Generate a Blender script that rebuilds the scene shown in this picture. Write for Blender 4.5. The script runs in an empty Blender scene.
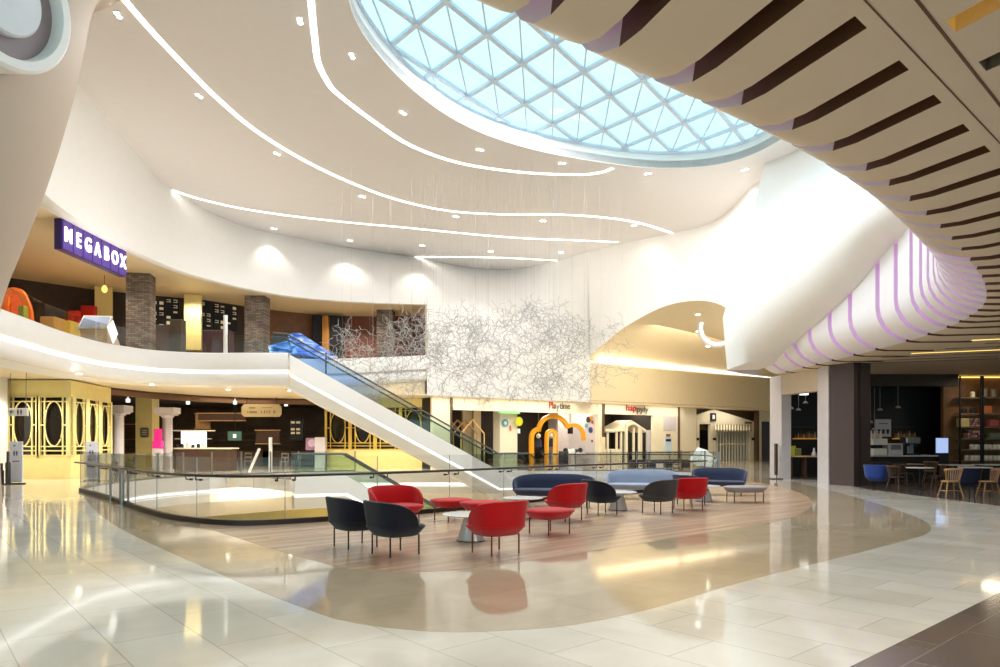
import bpy, bmesh, math, random
from mathutils import Vector, Matrix
from mathutils.geometry import tessellate_polygon
R = math.radians
PI = math.pi
rnd = random.Random(7)
SC = bpy.context.scene
COL = SC.collection
# ------------------------------------------------------------------ camera
F = 690.0
EYE = 1.55
HZ = 443.0
def P(px, py, Y):
    """point at depth Y seen at photo position (px, py)"""
    return Vector(((px - 500) / F * Y, Y, EYE + (HZ - py) / F * Y))
def G(px, py, z=0.0):
    """point at height z seen at photo position (px, py)"""
    Y = F * (EYE - z) / (py - HZ)
    return Vector(((px - 500) / F * Y, Y, z))
cam = bpy.data.cameras.new('camera')
cam.lens = F * 36.0 / 1000.0
cam.sensor_width = 36.0
cam.shift_y = (HZ - 333.5) / 1000.0
cam.clip_end = 300
camo = bpy.data.objects.new('camera', cam)
camo.location = (0, 0, EYE)
camo.rotation_euler = (PI / 2, 0, 0)
COL.objects.link(camo)
SC.camera = camo
vs = SC.view_settings
vs.view_transform = 'Standard'
vs.look = 'None'
vs.gamma = 1
vs.use_curve_mapping = False
vs.exposure = 0.0
U = Vector((0.757, 0.653, 0))      # the two floor grid directions
V = Vector((-0.653, 0.757, 0))
UA = math.atan2(U.y, U.x)

# ------------------------------------------------------------------ materials
def lin(c):
    return tuple(((x / 255.0) / 12.92 if x / 255.0 <= 0.04045 else ((x / 255.0 + 0.055) / 1.055) ** 2.4) for x in c)
MATS = {}
def nt(name):
    m = bpy.data.materials.new(name)
    m.use_nodes = True
    t = m.node_tree
    b = t.nodes['Principled BSDF']
    return m, t, b
def mat(name, rgb, rough=0.5, metal=0.0, spec=0.5, emit=None, es=0.0, vary=0.04, scale=3.0, bump=0.0, bscale=40.0, coat=0.0, sheen=0.0):
    m, t, b = nt(name)
    c = lin(rgb)
    L = t.links.new
    tc = t.nodes.new('ShaderNodeTexCoord')
    nz = t.nodes.new('ShaderNodeTexNoise')
    nz.inputs['Scale'].default_value = scale
    nz.inputs['Detail'].default_value = 3
    L(tc.outputs['Object'], nz.inputs['Vector'])
    rp = t.nodes.new('ShaderNodeValToRGB')
    rp.color_ramp.elements[0].position = 0.3
    rp.color_ramp.elements[1].position = 0.7
    rp.color_ramp.elements[0].color = tuple(x * (1 - vary) for x in c) + (1,)
    rp.color_ramp.elements[1].color = tuple(min(1, x * (1 + vary)) for x in c) + (1,)
    L(nz.outputs['Fac'], rp.inputs['Fac'])
    L(rp.outputs['Color'], b.inputs['Base Color'])
    b.inputs['Roughness'].default_value = rough
    b.inputs['Metallic'].default_value = metal
    b.inputs['Specular IOR Level'].default_value = spec
    if coat: b.inputs['Coat Weight'].default_value = coat
    if sheen: b.inputs['Sheen Weight'].default_value = sheen
    if emit is not None:
        b.inputs['Emission Color'].default_value = lin(emit) + (1,)
        b.inputs['Emission Strength'].default_value = es
    if bump:
        n2 = t.nodes.new('ShaderNodeTexNoise')
        n2.inputs['Scale'].default_value = bscale
        L(tc.outputs['Object'], n2.inputs['Vector'])
        bp = t.nodes.new('ShaderNodeBump')
        bp.inputs['Strength'].default_value = bump
        bp.inputs['Distance'].default_value = 0.02
        L(n2.outputs['Fac'], bp.inputs['Height'])
        L(bp.outputs['Normal'], b.inputs['Normal'])
    MATS[name] = m
    return m
def glass(name, tint, refl=0.06, rough=0.02, k=0.45):
    m = bpy.data.materials.new(name)
    m.use_nodes = True
    t = m.node_tree
    t.nodes.clear()
    L = t.links.new
    out = t.nodes.new('ShaderNodeOutputMaterial')
    tr = t.nodes.new('ShaderNodeBsdfTransparent')
    tr.inputs['Color'].default_value = tuple(tint) + (1,)
    gl = t.nodes.new('ShaderNodeBsdfGlossy')
    gl.inputs['Roughness'].default_value = rough
    lw = t.nodes.new('ShaderNodeLayerWeight')
    lw.inputs['Blend'].default_value = 0.25
    mp = t.nodes.new('ShaderNodeMath'); mp.operation = 'MULTIPLY_ADD'
    mp.inputs[1].default_value = k
    mp.inputs[2].default_value = refl
    L(lw.outputs['Fresnel'], mp.inputs[0])
    mx = t.nodes.new('ShaderNodeMixShader')
    L(mp.outputs[0], mx.inputs['Fac'])
    L(tr.outputs[0], mx.inputs[1]); L(gl.outputs[0], mx.inputs[2])
    L(mx.outputs[0], out.inputs['Surface'])
    MATS[name] = m
    return m
def glow(name, rgb, s):
    m = bpy.data.materials.new(name)
    m.use_nodes = True
    t = m.node_tree
    t.nodes.clear()
    out = t.nodes.new('ShaderNodeOutputMaterial')
    e = t.nodes.new('ShaderNodeEmission')
    e.inputs['Color'].default_value = lin(rgb) + (1,)
    e.inputs['Strength'].default_value = s
    t.links.new(e.outputs[0], out.inputs['Surface'])
    MATS[name] = m
    return m
def tiles(name, c1, c2, cm, bw, bh, mortar=0.006, ang=None, rough=0.12, noise=0.5, offset=0.5, spec=0.5, warp=0.0, bands=0.0):
    """brick pattern floor in the grid direction, veined"""
    m, t, b = nt(name)
    L = t.links.new
    tc = t.nodes.new('ShaderNodeTexCoord')
    mp = t.nodes.new('ShaderNodeMapping')
    mp.inputs['Rotation'].default_value[2] = -(UA if ang is None else ang)
    L(tc.outputs['Object'], mp.inputs['Vector'])
    br = t.nodes.new('ShaderNodeTexBrick')
    br.offset = offset
    br.inputs['Color1'].default_value = lin(c1) + (1,)
    br.inputs['Color2'].default_value = lin(c2) + (1,)
    br.inputs['Mortar'].default_value = lin(cm) + (1,)
    br.inputs['Scale'].default_value = 1.0
    br.inputs['Mortar Size'].default_value = mortar
    br.inputs['Mortar Smooth'].default_value = 0.3
    br.inputs['Bias'].default_value = 0.0
    br.inputs['Brick Width'].default_value = bw
    br.inputs['Row Height'].default_value = bh
    L(mp.outputs[0], br.inputs['Vector'])
    nz = t.nodes.new('ShaderNodeTexNoise')
    nz.inputs['Scale'].default_value = 1.3
    nz.inputs['Detail'].default_value = 6
    nz.inputs['Distortion'].default_value = 1.0
    if bands:
        mp2 = t.nodes.new('ShaderNodeMapping')
        mp2.inputs['Scale'].default_value = (0.6, bands, 1)
        L(mp.outputs[0], mp2.inputs['Vector'])
        L(mp2.outputs[0], nz.inputs['Vector'])
    else:
        L(mp.outputs[0], nz.inputs['Vector'])
    rp = t.nodes.new('ShaderNodeValToRGB')
    rp.color_ramp.elements[0].position = 0.3
    rp.color_ramp.elements[1].position = 0.75
    k = 1 - 0.22 * noise
    rp.color_ramp.elements[0].color = (k, k * 0.985, k * 0.96, 1)
    rp.color_ramp.elements[1].color = (1, 1, 1, 1)
    L(nz.outputs['Fac'], rp.inputs['Fac'])
    mx = t.nodes.new('ShaderNodeMix')
    mx.data_type = 'RGBA'; mx.blend_type = 'MULTIPLY'
    mx.inputs['Factor'].default_value = 1
    L(br.outputs['Color'], mx.inputs[6]); L(rp.outputs['Color'], mx.inputs[7])
    L(mx.outputs[2], b.inputs['Base Color'])
    b.inputs['Roughness'].default_value = rough
    b.inputs['Specular IOR Level'].default_value = spec
    MATS[name] = m
    return m

WHITE = mat('white_plaster', (240, 238, 235), 0.55, vary=0.01, spec=0.3)
CEIL = mat('warm_white_ceiling', (226, 222, 220), 0.6, vary=0.01, spec=0.2)
BEIGE = mat('beige_panel', (214, 196, 171), 0.5, vary=0.02)
SOFFIT = mat('warm_soffit_paint', (234, 216, 180), 0.5, vary=0.02)
GROOVE = mat('brown_seam_and_slot_shade', (92, 58, 30), 0.6)  # seam brown; on band sides it paints in the shade of the slots
LAVSIDE = mat('skylit_edge_tone', (222, 214, 220), 0.45)  # same band sides where skylight reaches, brightness put into the colour
DARKMETAL = mat('dark_bronze', (62, 52, 48), 0.35, metal=0.7)
STEEL = mat('brushed_steel', (150, 148, 145), 0.3, metal=0.9)
BLACK = mat('black_rubber', (24, 23, 23), 0.5)
CHARCOAL = mat('charcoal_paint', (40, 36, 34), 0.6)
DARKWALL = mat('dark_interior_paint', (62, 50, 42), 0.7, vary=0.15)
NIGHT = mat('near_black_navy_paint', (20, 21, 28), 0.6)
COLMAT = mat('dark_taupe_cladding', (74, 60, 60), 0.35)
LILAC = mat('pale_grey_panel', (205, 198, 200), 0.35)
YELLOW = mat('pale_yellow_panel', (232, 214, 142), 0.45, vary=0.03)
GOLD = mat('brass_yellow', (206, 172, 72), 0.35, metal=0.3)
BROWNWOOD = mat('red_brown_timber', (122, 66, 42), 0.5, vary=0.2, scale=6)
OAK = mat('oak_timber', (186, 142, 92), 0.5, vary=0.12, scale=8)
DKWOOD = mat('dark_timber', (74, 48, 32), 0.5, vary=0.15, scale=8)
CREAM = mat('cream_paint', (238, 226, 198), 0.5, vary=0.02)
ORANGE = mat('orange_lacquer', (236, 160, 34), 0.35)
REDLAC = mat('red_lacquer', (206, 40, 30), 0.4)
FRED = mat('red_wool', (196, 15, 20), 0.85, spec=0.15, bump=0.25, bscale=300, sheen=0.25)
FBLACK = mat('black_navy_wool', (34, 32, 42), 0.9, spec=0.12, bump=0.25, bscale=300, sheen=0.2)
FGREY = mat('charcoal_wool', (68, 61, 60), 0.9, spec=0.12, bump=0.25, bscale=300, sheen=0.2)
FNAVY = mat('navy_wool', (54, 59, 82), 0.9, spec=0.12, bump=0.25, bscale=300, sheen=0.25)
FBLUE = mat('light_blue_grey_wool', (150, 158, 178), 0.9, spec=0.12, bump=0.25, bscale=300, sheen=0.25)
FPALE = mat('pale_grey_wool', (158, 148, 150), 0.9, spec=0.12, bump=0.25, bscale=300, sheen=0.25)
LEGRED = mat('red_brown_leg_steel', (110, 30, 28), 0.4, metal=0.3)
LEGBLK = mat('black_leg_steel', (30, 28, 30), 0.4, metal=0.3)
TABLETOP = mat('white_laminate', (240, 238, 236), 0.15)
CONE = mat('polished_silver_grey', (200, 194, 190), 0.2, metal=0.15)
GLASS = glass('clear_glass', (0.975, 0.988, 0.982), 0.01)
GLASSG = glass('green_tinted_glass', (0.72, 0.84, 0.79), 0.04)
GLASSB = glass('blue_reflection_glass', (0.60, 0.74, 0.95), 0.04)  # blue of the reflected screen put into the tint
GLASSSKY = glass('skylight_glass', (0.98, 1.0, 1.0), 0.0, k=0.06)
LED = glow('led_white', (255, 250, 240), 4.0)
LEDSOFT = glow('led_cove_white', (255, 250, 243), 2.0)
RINGGLOW = glow('ring_glow', (255, 248, 230), 1.5)
LEDWARM = glow('led_cove_warm', (255, 236, 190), 3.0)
LEDYEL = glow('led_yellow', (255, 214, 110), 1.6)
PURPLE = glow('led_purple', (226, 120, 240), 1.3)
MAGENTA = glow('led_magenta', (214, 70, 190), 0.6)
SPOTGLOW = glow('lamp_white', (255, 248, 232), 14.0)
SIGNWHITE = glow('sign_letter_white', (255, 252, 255), 2.6)
def gleam_mat(name, ramp, s, scale):
    m = glow(name, (255, 255, 255), s)
    t = m.node_tree; e = [n for n in t.nodes if n.type == 'EMISSION'][0]
    tc = t.nodes.new('ShaderNodeTexCoord'); mp = t.nodes.new('ShaderNodeMapping'); nz = t.nodes.new('ShaderNodeTexNoise'); rp = t.nodes.new('ShaderNodeValToRGB')
    mp.inputs['Rotation'].default_value = (0, 0.6, 0); mp.inputs['Scale'].default_value = (0.5, 1, 2.4)
    nz.inputs['Scale'].default_value = scale; nz.inputs['Detail'].default_value = 4; nz.inputs['Distortion'].default_value = 1.5
    t.links.new(tc.outputs['Object'], mp.inputs['Vector']); t.links.new(mp.outputs[0], nz.inputs['Vector']); t.links.new(nz.outputs['Fac'], rp.inputs['Fac'])
    cr = rp.color_ramp
    while len(cr.elements) < len(ramp): cr.elements.new(0.5)
    for el, (p, c) in zip(cr.elements, ramp): el.position = p; el.color = lin(c) + (1,)
    t.links.new(rp.outputs['Color'], e.inputs['Color'])
    return m
BLUEGLEAM = gleam_mat('blue_gleam', [(0.30, (52, 54, 96)), (0.45, (96, 130, 220)), (0.56, (150, 186, 250)), (0.68, (228, 240, 255))], 0.95, 1.6)  # reflected screen light painted as a glowing texture, likewise the cyan one
CYANGLEAM = gleam_mat('cyan_gleam', [(0.34, (44, 50, 80)), (0.46, (110, 160, 220)), (0.58, (190, 230, 255)), (0.7, (240, 250, 255))], 1.1, 1.9)
MILK = glow('lit_white_panel', (255, 252, 245), 1.6)
PINK = mat('fuchsia_panel', (226, 40, 130), 0.4, emit=(226, 40, 130), es=0.4)
PURSIGN = mat('violet_sign_box', (78, 50, 128), 0.4, emit=(86, 56, 160), es=0.35)
PURDARK = mat('dark_violet_sign_side', (58, 34, 100), 0.4)
FRAMEBLUE = mat('pale_blue_steel', (206, 224, 242), 0.4)
WIRE = mat('grey_wire', (176, 174, 172), 0.4, metal=0.2)
STRANDMAT = mat('white_grey_branch_lacquer', (170, 166, 162), 0.4)

# ------------------------------------------------------------------ object helpers
def tag(o, label=None, cat=None, group=None, kind=None):
    if label: o['label'] = label
    if cat: o['category'] = cat
    if group: o['group'] = group
    if kind: o['kind'] = kind
    return o
def empty(name, loc=(0, 0, 0), rz=0.0, label=None, cat=None, group=None, kind=None):
    o = bpy.data.objects.new(name, None)
    o.empty_display_size = 0.2
    COL.objects.link(o)
    o.location = loc
    o.rotation_euler = (0, 0, rz)
    return tag(o, label, cat, group, kind)
def copy_tree(o, parent=None):
    c = o.copy()
    COL.objects.link(c)
    if parent is not None: c.parent = parent
    for ch in o.children: copy_tree(ch, c)
    return c
def attach(o, parent, world):
    o.parent = parent
    if world:
        m = Matrix.Translation(parent.location) @ parent.rotation_euler.to_matrix().to_4x4()
        q = parent.parent
        o.matrix_parent_inverse = m.inverted()
class MB:
    def __init__(s):
        s.bm = bmesh.new()
    def box(s, c, size, rz=0.0, mi=0):
        M = Matrix.Translation(Vector(c)) @ Matrix.Rotation(rz, 4, 'Z') @ Matrix.Diagonal(Vector((size[0], size[1], size[2], 1)))
        r = bmesh.ops.create_cube(s.bm, size=1.0, matrix=M)
        if mi:
            for f in {f for v in r['verts'] for f in v.link_faces}: f.material_index = mi
        return s
    def poly(s, pts, z0, z1, holes=(), mi=0, mside=None):
        """solid prism with holes; z0, z1 heights"""
        loops = [[Vector((p[0], p[1], 0)) for p in pts]] + [[Vector((p[0], p[1], 0)) for p in h] for h in holes]
        tris = tessellate_polygon(loops)
        flat = [p for l in loops for p in l]
        top = [s.bm.verts.new((p.x, p.y, z1)) for p in flat]
        bot = [s.bm.verts.new((p.x, p.y, z0)) for p in flat]
        for a, b, c in tris:
            for vs_ in ((top[a], top[b], top[c]), (bot[c], bot[b], bot[a])):
                try:
                    f = s.bm.faces.new(vs_); f.material_index = mi
                except ValueError: pass
        i0 = 0
        for l in loops:
            n = len(l)
            for i in range(n):
                a, b = i0 + i, i0 + (i + 1) % n
                try:
                    f = s.bm.faces.new((bot[a], bot[b], top[b], top[a])); f.material_index = mi if mside is None else mside
                except ValueError: pass
            i0 += n
        return s
    def grid(s, rows, closed_u=False, mi=0, flip=False):
        """rows: list of equal-length point lists"""
        vv = [[s.bm.verts.new(p) for p in r] for r in rows]
        n = len(rows[0])
        for i in range(len(rows) - 1):
            for j in range(n if closed_u else n - 1):
                k = (j + 1) % n
                q = (vv[i][j], vv[i][k], vv[i + 1][k], vv[i + 1][j])
                try:
                    f = s.bm.faces.new(q[::-1] if flip else q); f.material_index = mi
                except ValueError: pass
        return vv
    def tube(s, pts, r, seg=8, closed=False, flat=None):
        pts = [Vector(p) for p in pts]
        n = len(pts)
        rings = []
        for i, p in enumerate(pts):
            a = pts[(i - 1) % n] if (closed or i > 0) else p
            b = pts[(i + 1) % n] if (closed or i < n - 1) else p
            t = (b - a)
            if t.length < 1e-9: t = Vector((0, 0, 1))
            t.normalize()
            up = Vector((0, 0, 1)) if abs(t.z) < 0.95 else Vector((1, 0, 0))
            x = t.cross(up).normalized()
            y = x.cross(t).normalized()
            rx, ry = (r, r) if flat is None else (r, flat)
            rings.append([p + x * (rx * math.cos(2 * PI * k / seg)) + y * (ry * math.sin(2 * PI * k / seg)) for k in range(seg)])
        if closed: rings.append(rings[0])
        vv = s.grid(rings, closed_u=True)
        if not closed:
            for ring in (vv[0], vv[-1][::-1]):
                try: s.bm.faces.new(ring)
                except ValueError: pass
        return s
    def bar(s, a, b, w, h, mi=0):
        """rectangular bar from a to b, w across, h up"""
        a, b = Vector(a), Vector(b)
        t = (b - a).normalized()
        up = Vector((0, 0, 1)) if abs(t.z) < 0.98 else Vector((1, 0, 0))
        x = t.cross(up).normalized(); y = x.cross(t).normalized()
        q = [x * (sx * w / 2) + y * (sy * h / 2) for sx, sy in ((-1, -1), (1, -1), (1, 1), (-1, 1))]
        vv = s.grid([[a + d for d in q], [b + d for d in q]], closed_u=True, mi=mi)
        for ring in (vv[0][::-1], vv[1]):
            f = s.bm.faces.new(ring); f.material_index = mi
        return s
    def lathe(s, prof, c=(0, 0, 0), seg=24, caps=True, sx=1.0, sy=1.0):
        c = Vector(c)
        rows = [[c + Vector((r * sx * math.cos(2 * PI * k / seg), r * sy * math.sin(2 * PI * k / seg), z)) for k in range(seg)] for r, z in prof]
        vv = s.grid(rows, closed_u=True)
        if caps:
            for ring in (vv[0][::-1], vv[-1]):
                try: s.bm.faces.new(ring)
                except ValueError: pass
        return s
    def face(s, pts, mi=0):
        f = s.bm.faces.new([s.bm.verts.new(p) for p in pts]); f.material_index = mi
        return s
    def build(s, name, mats, parent=None, world=True, smooth=False, bevel=0.0, subd=0, recalc=True, angle=40):
        bm = s.bm
        if recalc: bmesh.ops.recalc_face_normals(bm, faces=bm.faces[:])
        me = bpy.data.meshes.new(name)
        bm.to_mesh(me); bm.free()
        for m in (mats if isinstance(mats, (list, tuple)) else [mats]): me.materials.append(m)
        o = bpy.data.objects.new(name, me)
        COL.objects.link(o)
        if parent is not None: attach(o, parent, world)
        if smooth:
            for p in me.polygons: p.use_smooth = True
            if subd == 0: me.set_sharp_from_angle(angle=R(angle))
        if bevel:
            b = o.modifiers.new('bevel', 'BEVEL'); b.width = bevel; b.segments = 2; b.limit_method = 'ANGLE'
        if subd:
            b = o.modifiers.new('subd', 'SUBSURF'); b.levels = subd; b.render_levels = subd
        return o
def text(name, body, mat_, parent, size, depth, M, bold=0.0, sx=1.0):
    cu = bpy.data.curves.new(name, 'FONT')
    cu.body = body; cu.size = size; cu.extrude = depth; cu.offset = bold
    cu.align_x = 'CENTER'; cu.align_y = 'CENTER'
    cu.materials.append(mat_)
    tmp = bpy.data.objects.new('tmp', cu)
    COL.objects.link(tmp)
    bpy.context.view_layer.update()
    me = bpy.data.meshes.new_from_object(tmp.evaluated_get(bpy.context.evaluated_depsgraph_get()))
    bpy.data.objects.remove(tmp); 
    me.transform(M @ Matrix.Diagonal(Vector((sx, 1, 1, 1))))
    if len(me.materials) == 0: me.materials.append(mat_)
    o = bpy.data.objects.new(name, me)
    COL.objects.link(o)
    if parent is not None: attach(o, parent, True)
    return o
def face_matrix(origin, xdir, up=Vector((0, 0, 1))):
    """matrix putting a flat text's x along xdir and its y along up"""
    x = Vector(xdir).normalized(); y = Vector(up).normalized(); z = x.cross(y)
    m = Matrix((x, y, z)).transposed().to_4x4()
    m.translation = Vector(origin)
    return m
def smoothline(pts, n=6, closed=False):
    """Catmull-Rom through pts"""
    pts = [Vector(p) for p in pts]
    N = len(pts); out = []
    for i in range(N if closed else N - 1):
        p0 = pts[(i - 1) % N] if (closed or i > 0) else pts[i] * 2 - pts[i + 1]
        p1 = pts[i]; p2 = pts[(i + 1) % N]
        p3 = pts[(i + 2) % N] if (closed or i + 2 < N) else p2 * 2 - p1
        for k in range(n):
            t = k / n
            out.append(0.5 * ((2 * p1) + (p2 - p0) * t + (2 * p0 - 5 * p1 + 4 * p2 - p3) * t * t + (3 * p1 - p0 - 3 * p2 + p3) * t ** 3))
    if not closed: out.append(pts[-1])
    return out
def arclen(pts):
    d = [0.0]
    for a, b in zip(pts, pts[1:]): d.append(d[-1] + (b - a).length)
    return d
def at_len(pts, d, s):
    s = max(0.0, min(d[-1], s))
    for i in range(len(pts) - 1):
        if s <= d[i + 1] or i == len(pts) - 2:
            t = (s - d[i]) / max(1e-9, d[i + 1] - d[i])
            return pts[i].lerp(pts[i + 1], t), (pts[i + 1] - pts[i]).normalized()
def offset_line(pts, dist):
    """shift an open polyline in plan to its left by dist"""
    out = []
    for i, p in enumerate(pts):
        a = pts[max(0, i - 1)]; b = pts[min(len(pts) - 1, i + 1)]
        t = (b - a); t.z = 0; t.normalize()
        out.append(p + Vector((-t.y, t.x, 0)) * dist)
    return out
def spot(name, loc, power, size=1.6, blend=0.6, color=(1, 0.93, 0.82), radius=0.1, rot=(0, 0, 0)):
    l = bpy.data.lights.new(name, 'SPOT')
    l.energy = power; l.spot_size = size; l.spot_blend = blend; l.color = color; l.shadow_soft_size = radius
    o = bpy.data.objects.new(name, l); o.location = loc; o.rotation_euler = rot
    COL.objects.link(o)
    return o
def area(name, loc, sx, sy, power, color=(1, 0.95, 0.88), rot=(0, 0, 0)):
    l = bpy.data.lights.new(name, 'AREA')
    l.shape = 'RECTANGLE'; l.size = sx; l.size_y = sy; l.energy = power; l.color = color
    o = bpy.data.objects.new(name, l); o.location = loc; o.rotation_euler = rot
    COL.objects.link(o)
    return o
# ================================================================== FLOOR AND VOID
near_px = [(84, 491), (103, 496), (125, 503.5), (150, 512), (175, 518.3), (200, 522), (228, 524.3), (260, 524.6), (330, 520.5),
           (430, 512.5), (520, 503), (600, 495.8), (660, 491), (700, 487.5)]
far_px = [(716, 481.5), (714, 476.5), (700, 473), (660, 471.4), (600, 471), (500, 471), (420, 471), (340, 471.5), (270, 473.5),
          (200, 476.3), (150, 479.6), (110, 484.2), (88, 488)]
near_line = smoothline([G(*p) for p in near_px], 5)
far_line = smoothline([G(*p) for p in far_px], 5)
void = near_line + far_line
XR, YB = 32.0, 64.0
floor_bm = MB()
floor_bm.poly([(-34, -7), (XR, -7), (XR, YB), (-34, YB)], -0.5, 0.0, holes=[void], mi=0, mside=1)
STONE = tiles('light_stone_tile', (244, 237, 224), (233, 225, 210), (206, 198, 182), 1.2, 0.6, 0.006, ang=UA + PI / 2, rough=0.055, noise=0.6, spec=0.6)
WARM = tiles('warm_stone_tile', (206, 186, 158), (198, 178, 150), (182, 162, 134), 1.2, 0.6, 0.003, rough=0.06, noise=0.6, spec=0.65)
WOOD = tiles('plank_wood', (210, 179, 150), (190, 157, 130), (170, 138, 112), 1.8, 0.14, 0.003, rough=0.22, noise=1.0, spec=0.5, bands=9.0)
DARKT = tiles('dark_grey_tile', (112, 98, 92), (98, 86, 82), (140, 124, 116), 1.2, 0.6, 0.006, rough=0.12, noise=0.5)
flo = floor_bm.build('floor', [STONE, WHITE]); tag(flo, kind='structure')
# inlaid zones: the warm tile band and the plank lounge area
warm_px = [(720, 474), (770, 478), (815, 487), (865, 500), (905, 513), (926, 522), (931, 529), (924, 535), (900, 542), (850, 555), (750, 580), (665, 605),
           (620, 616), (565, 626), (500, 631), (440, 632), (380, 627), (345, 621), (320, 614), (250, 587), (165, 550), (125, 531), (104, 518), (92, 507), (84, 498)]
wl = [p for p in near_line] + [G(710, 484), G(720, 479)]
warm_poly = wl + smoothline([G(*p) for p in warm_px], 5)
wz = MB(); wz.poly(warm_poly, -0.02, 0.002)
tag(wz.build('floor_stone_inlay', WARM), kind='structure')
wood_px = [(730, 479), (765, 484), (800, 493), (812, 503), (800, 514), (775, 522), (690, 536), (585, 552), (540, 559), (500, 565), (455, 570), (420, 572), (380, 571.5), (343, 568), (300, 557), (260, 545), (225, 534), (200, 527)]
ni = [i for i, p in enumerate(near_line) if p.x > G(200, 522).x - 0.01]
wood_poly = [near_line[i] for i in ni] + [G(710, 484)] + smoothline([G(*p) for p in wood_px], 5)
wz = MB(); wz.poly(wood_poly, -0.02, 0.004)
tag(wz.build('floor_plank_inlay', WOOD), kind='structure')
dk = MB(); d0 = G(850, 667)
dk.poly([d0 - U * 9, d0 + U * 34, d0 + U * 34 - V * 20, d0 - U * 9 - V * 20], -0.02, 0.002)
dk.poly([G(868, 489.5), G(1000, 506), (20.5, 15.5), (31, 14.5), (31, 30), (13.6, 30)], -0.02, 0.002)
tag(dk.build('floor_dark_inlay', DARKT), kind='structure')

# void lining: white fascia with a light cove, then the storey below
def ring_rows(loop, prof):
    rows = []
    n = len(loop)
    nor = []
    for i in range(n):
        t = loop[(i + 1) % n] - loop[(i - 1) % n]; t.z = 0
        if t.length < 1e-6: t = Vector((1, 0, 0))
        t.normalize()
        nor.append(Vector((t.y, -t.x, 0)))
    return [[loop[i] + nor[i] * d + Vector((0, 0, z)) for i in range(n)] for d, z in prof]
A2 = sum(void[i].x * void[(i + 1) % len(void)].y - void[(i + 1) % len(void)].x * void[i].y for i in range(len(void)))
sg = 1 if A2 > 0 else -1      # outward normal sign
lin_bm = MB()
lin_bm.grid(ring_rows(void, [(sg * 0.02, 0.0), (sg * 0.02, -0.62), (sg * 0.22, -0.66), (sg * 0.22, -0.84), (sg * 0.10, -0.88), (sg * 0.14, -1.25), (sg * 0.9, -1.9), (sg * 1.6, -2.1)]), closed_u=True)
tag(lin_bm.build('trim_1', WHITE, smooth=True), kind='structure')
lt = MB(); lt.tube(ring_rows(void, [(sg * 0.19, -0.74)])[0], 0.055, 6, closed=True)
tag(lt.build('cove_light_strip', LEDSOFT), 'white light strip glowing in the fascia around the floor opening', 'light', 'cove light strips')
base = MB()
base.box((-4, 30, -5.55), (44, 60, 0.1))
tag(base.build('floor_lower_storey', BEIGE), kind='structure')
lw = MB()
lw.box((-4, 45, -3.8), (44, 0.2, 3.6)); lw.box((-26, 30, -3.8), (0.2, 60, 3.6)); lw.box((18, 30, -3.8), (0.2, 60, 3.6)); lw.box((-4, 0.5, -3.8), (44, 0.2, 3.6))
tag(lw.build('wall_lower_storey', YELLOW), kind='structure')

# ================================================================== CEILING AND SKYLIGHT
sky_pts = [(-3.9, 17.8), (-3.64, 20.1), (-2.64, 22.7), (-1.1, 25), (1.17, 26.8), (4.1, 28.1), (6.6, 28.7), (8.8, 28.4), (10.2, 27.0), (10.9, 24), (10.2, 19.5),
           (8.3, 15.8), (5.3, 13.3), (2, 12.3), (-1.2, 13), (-3.2, 15.2)]
sky = smoothline([Vector((x, y, 0)) for x, y in sky_pts], 5, closed=True)
HC = 13.0
c = MB(); c.poly([(-30, -7), (XR, -7), (XR, YB), (-30, YB)], HC, HC + 0.3, holes=[sky])
tag(c.build('ceiling', CEIL), kind='structure')
win = empty('window_1', (3, 20, HC), kind='structure')
rv = MB()
rv.grid([[p + Vector((0, 0, z)) for p in sky] for z in (HC - 0.02, HC + 0.62)], closed_u=True)
rv.build('window_reveal', WHITE, win, smooth=True)
fr = MB(); fr.tube([p + Vector((0, 0, HC + 0.62)) for p in sky], 0.08, 6, closed=True)
ZF = HC + 0.66
O_ = G(458, 55, ZF); A_ = (G(577, 142, ZF) - O_) / 4; B_ = (G(488, 36, ZF) - G(409, 91, ZF)) / 3
O_.z = 0
def inside(p):
    r = False; n = len(sky); j = n - 1
    for i in range(n):
        a, b = sky[i], sky[j]
        if (a.y > p.y) != (b.y > p.y) and p.x < (b.x - a.x) * (p.y - a.y) / (b.y - a.y) + a.x: r = not r
        j = i
    return r
zb = Vector((0, 0, HC + 0.68))
for (d, e, w) in ((A_, B_, 0.15), (B_, A_, 0.15), (A_ - B_, A_, 0.05)):
    for k in range(-16, 17):
        q = O_ + e * k
        run = None
        for i in range(-480, 481):
            p = q + d * (i / 30.0)
            ins = inside(p)
            if ins and run is None: run = p.copy()
            if ins: last = p.copy()
            if run is not None and (not ins or i == 480):
                if (last - run).length > 0.2: fr.bar(run + zb, last + zb, w, 0.10 if w > 0.1 else 0.06)
                run = None
fr.build('window_frame', FRAMEBLUE, win)
pn = MB()
tr_ = tessellate_polygon([sky]); pv = [pn.bm.verts.new((p.x, p.y, HC + 0.76)) for p in sky]
for a, b, c_ in tr_: pn.bm.faces.new((pv[a], pv[b], pv[c_]))
pn.build('window_pane', GLASSSKY, win)
# node caps where the bars meet
nd = MB()
for i in range(-14, 15):
    for j in range(-14, 15):
        p = O_ + A_ * i + B_ * j
        if inside(p): nd.lathe([(0.13, HC + 0.61), (0.13, HC + 0.64)], (p.x, p.y, 0), 8)
nd.build('frame_node', FRAMEBLUE, win)

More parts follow.
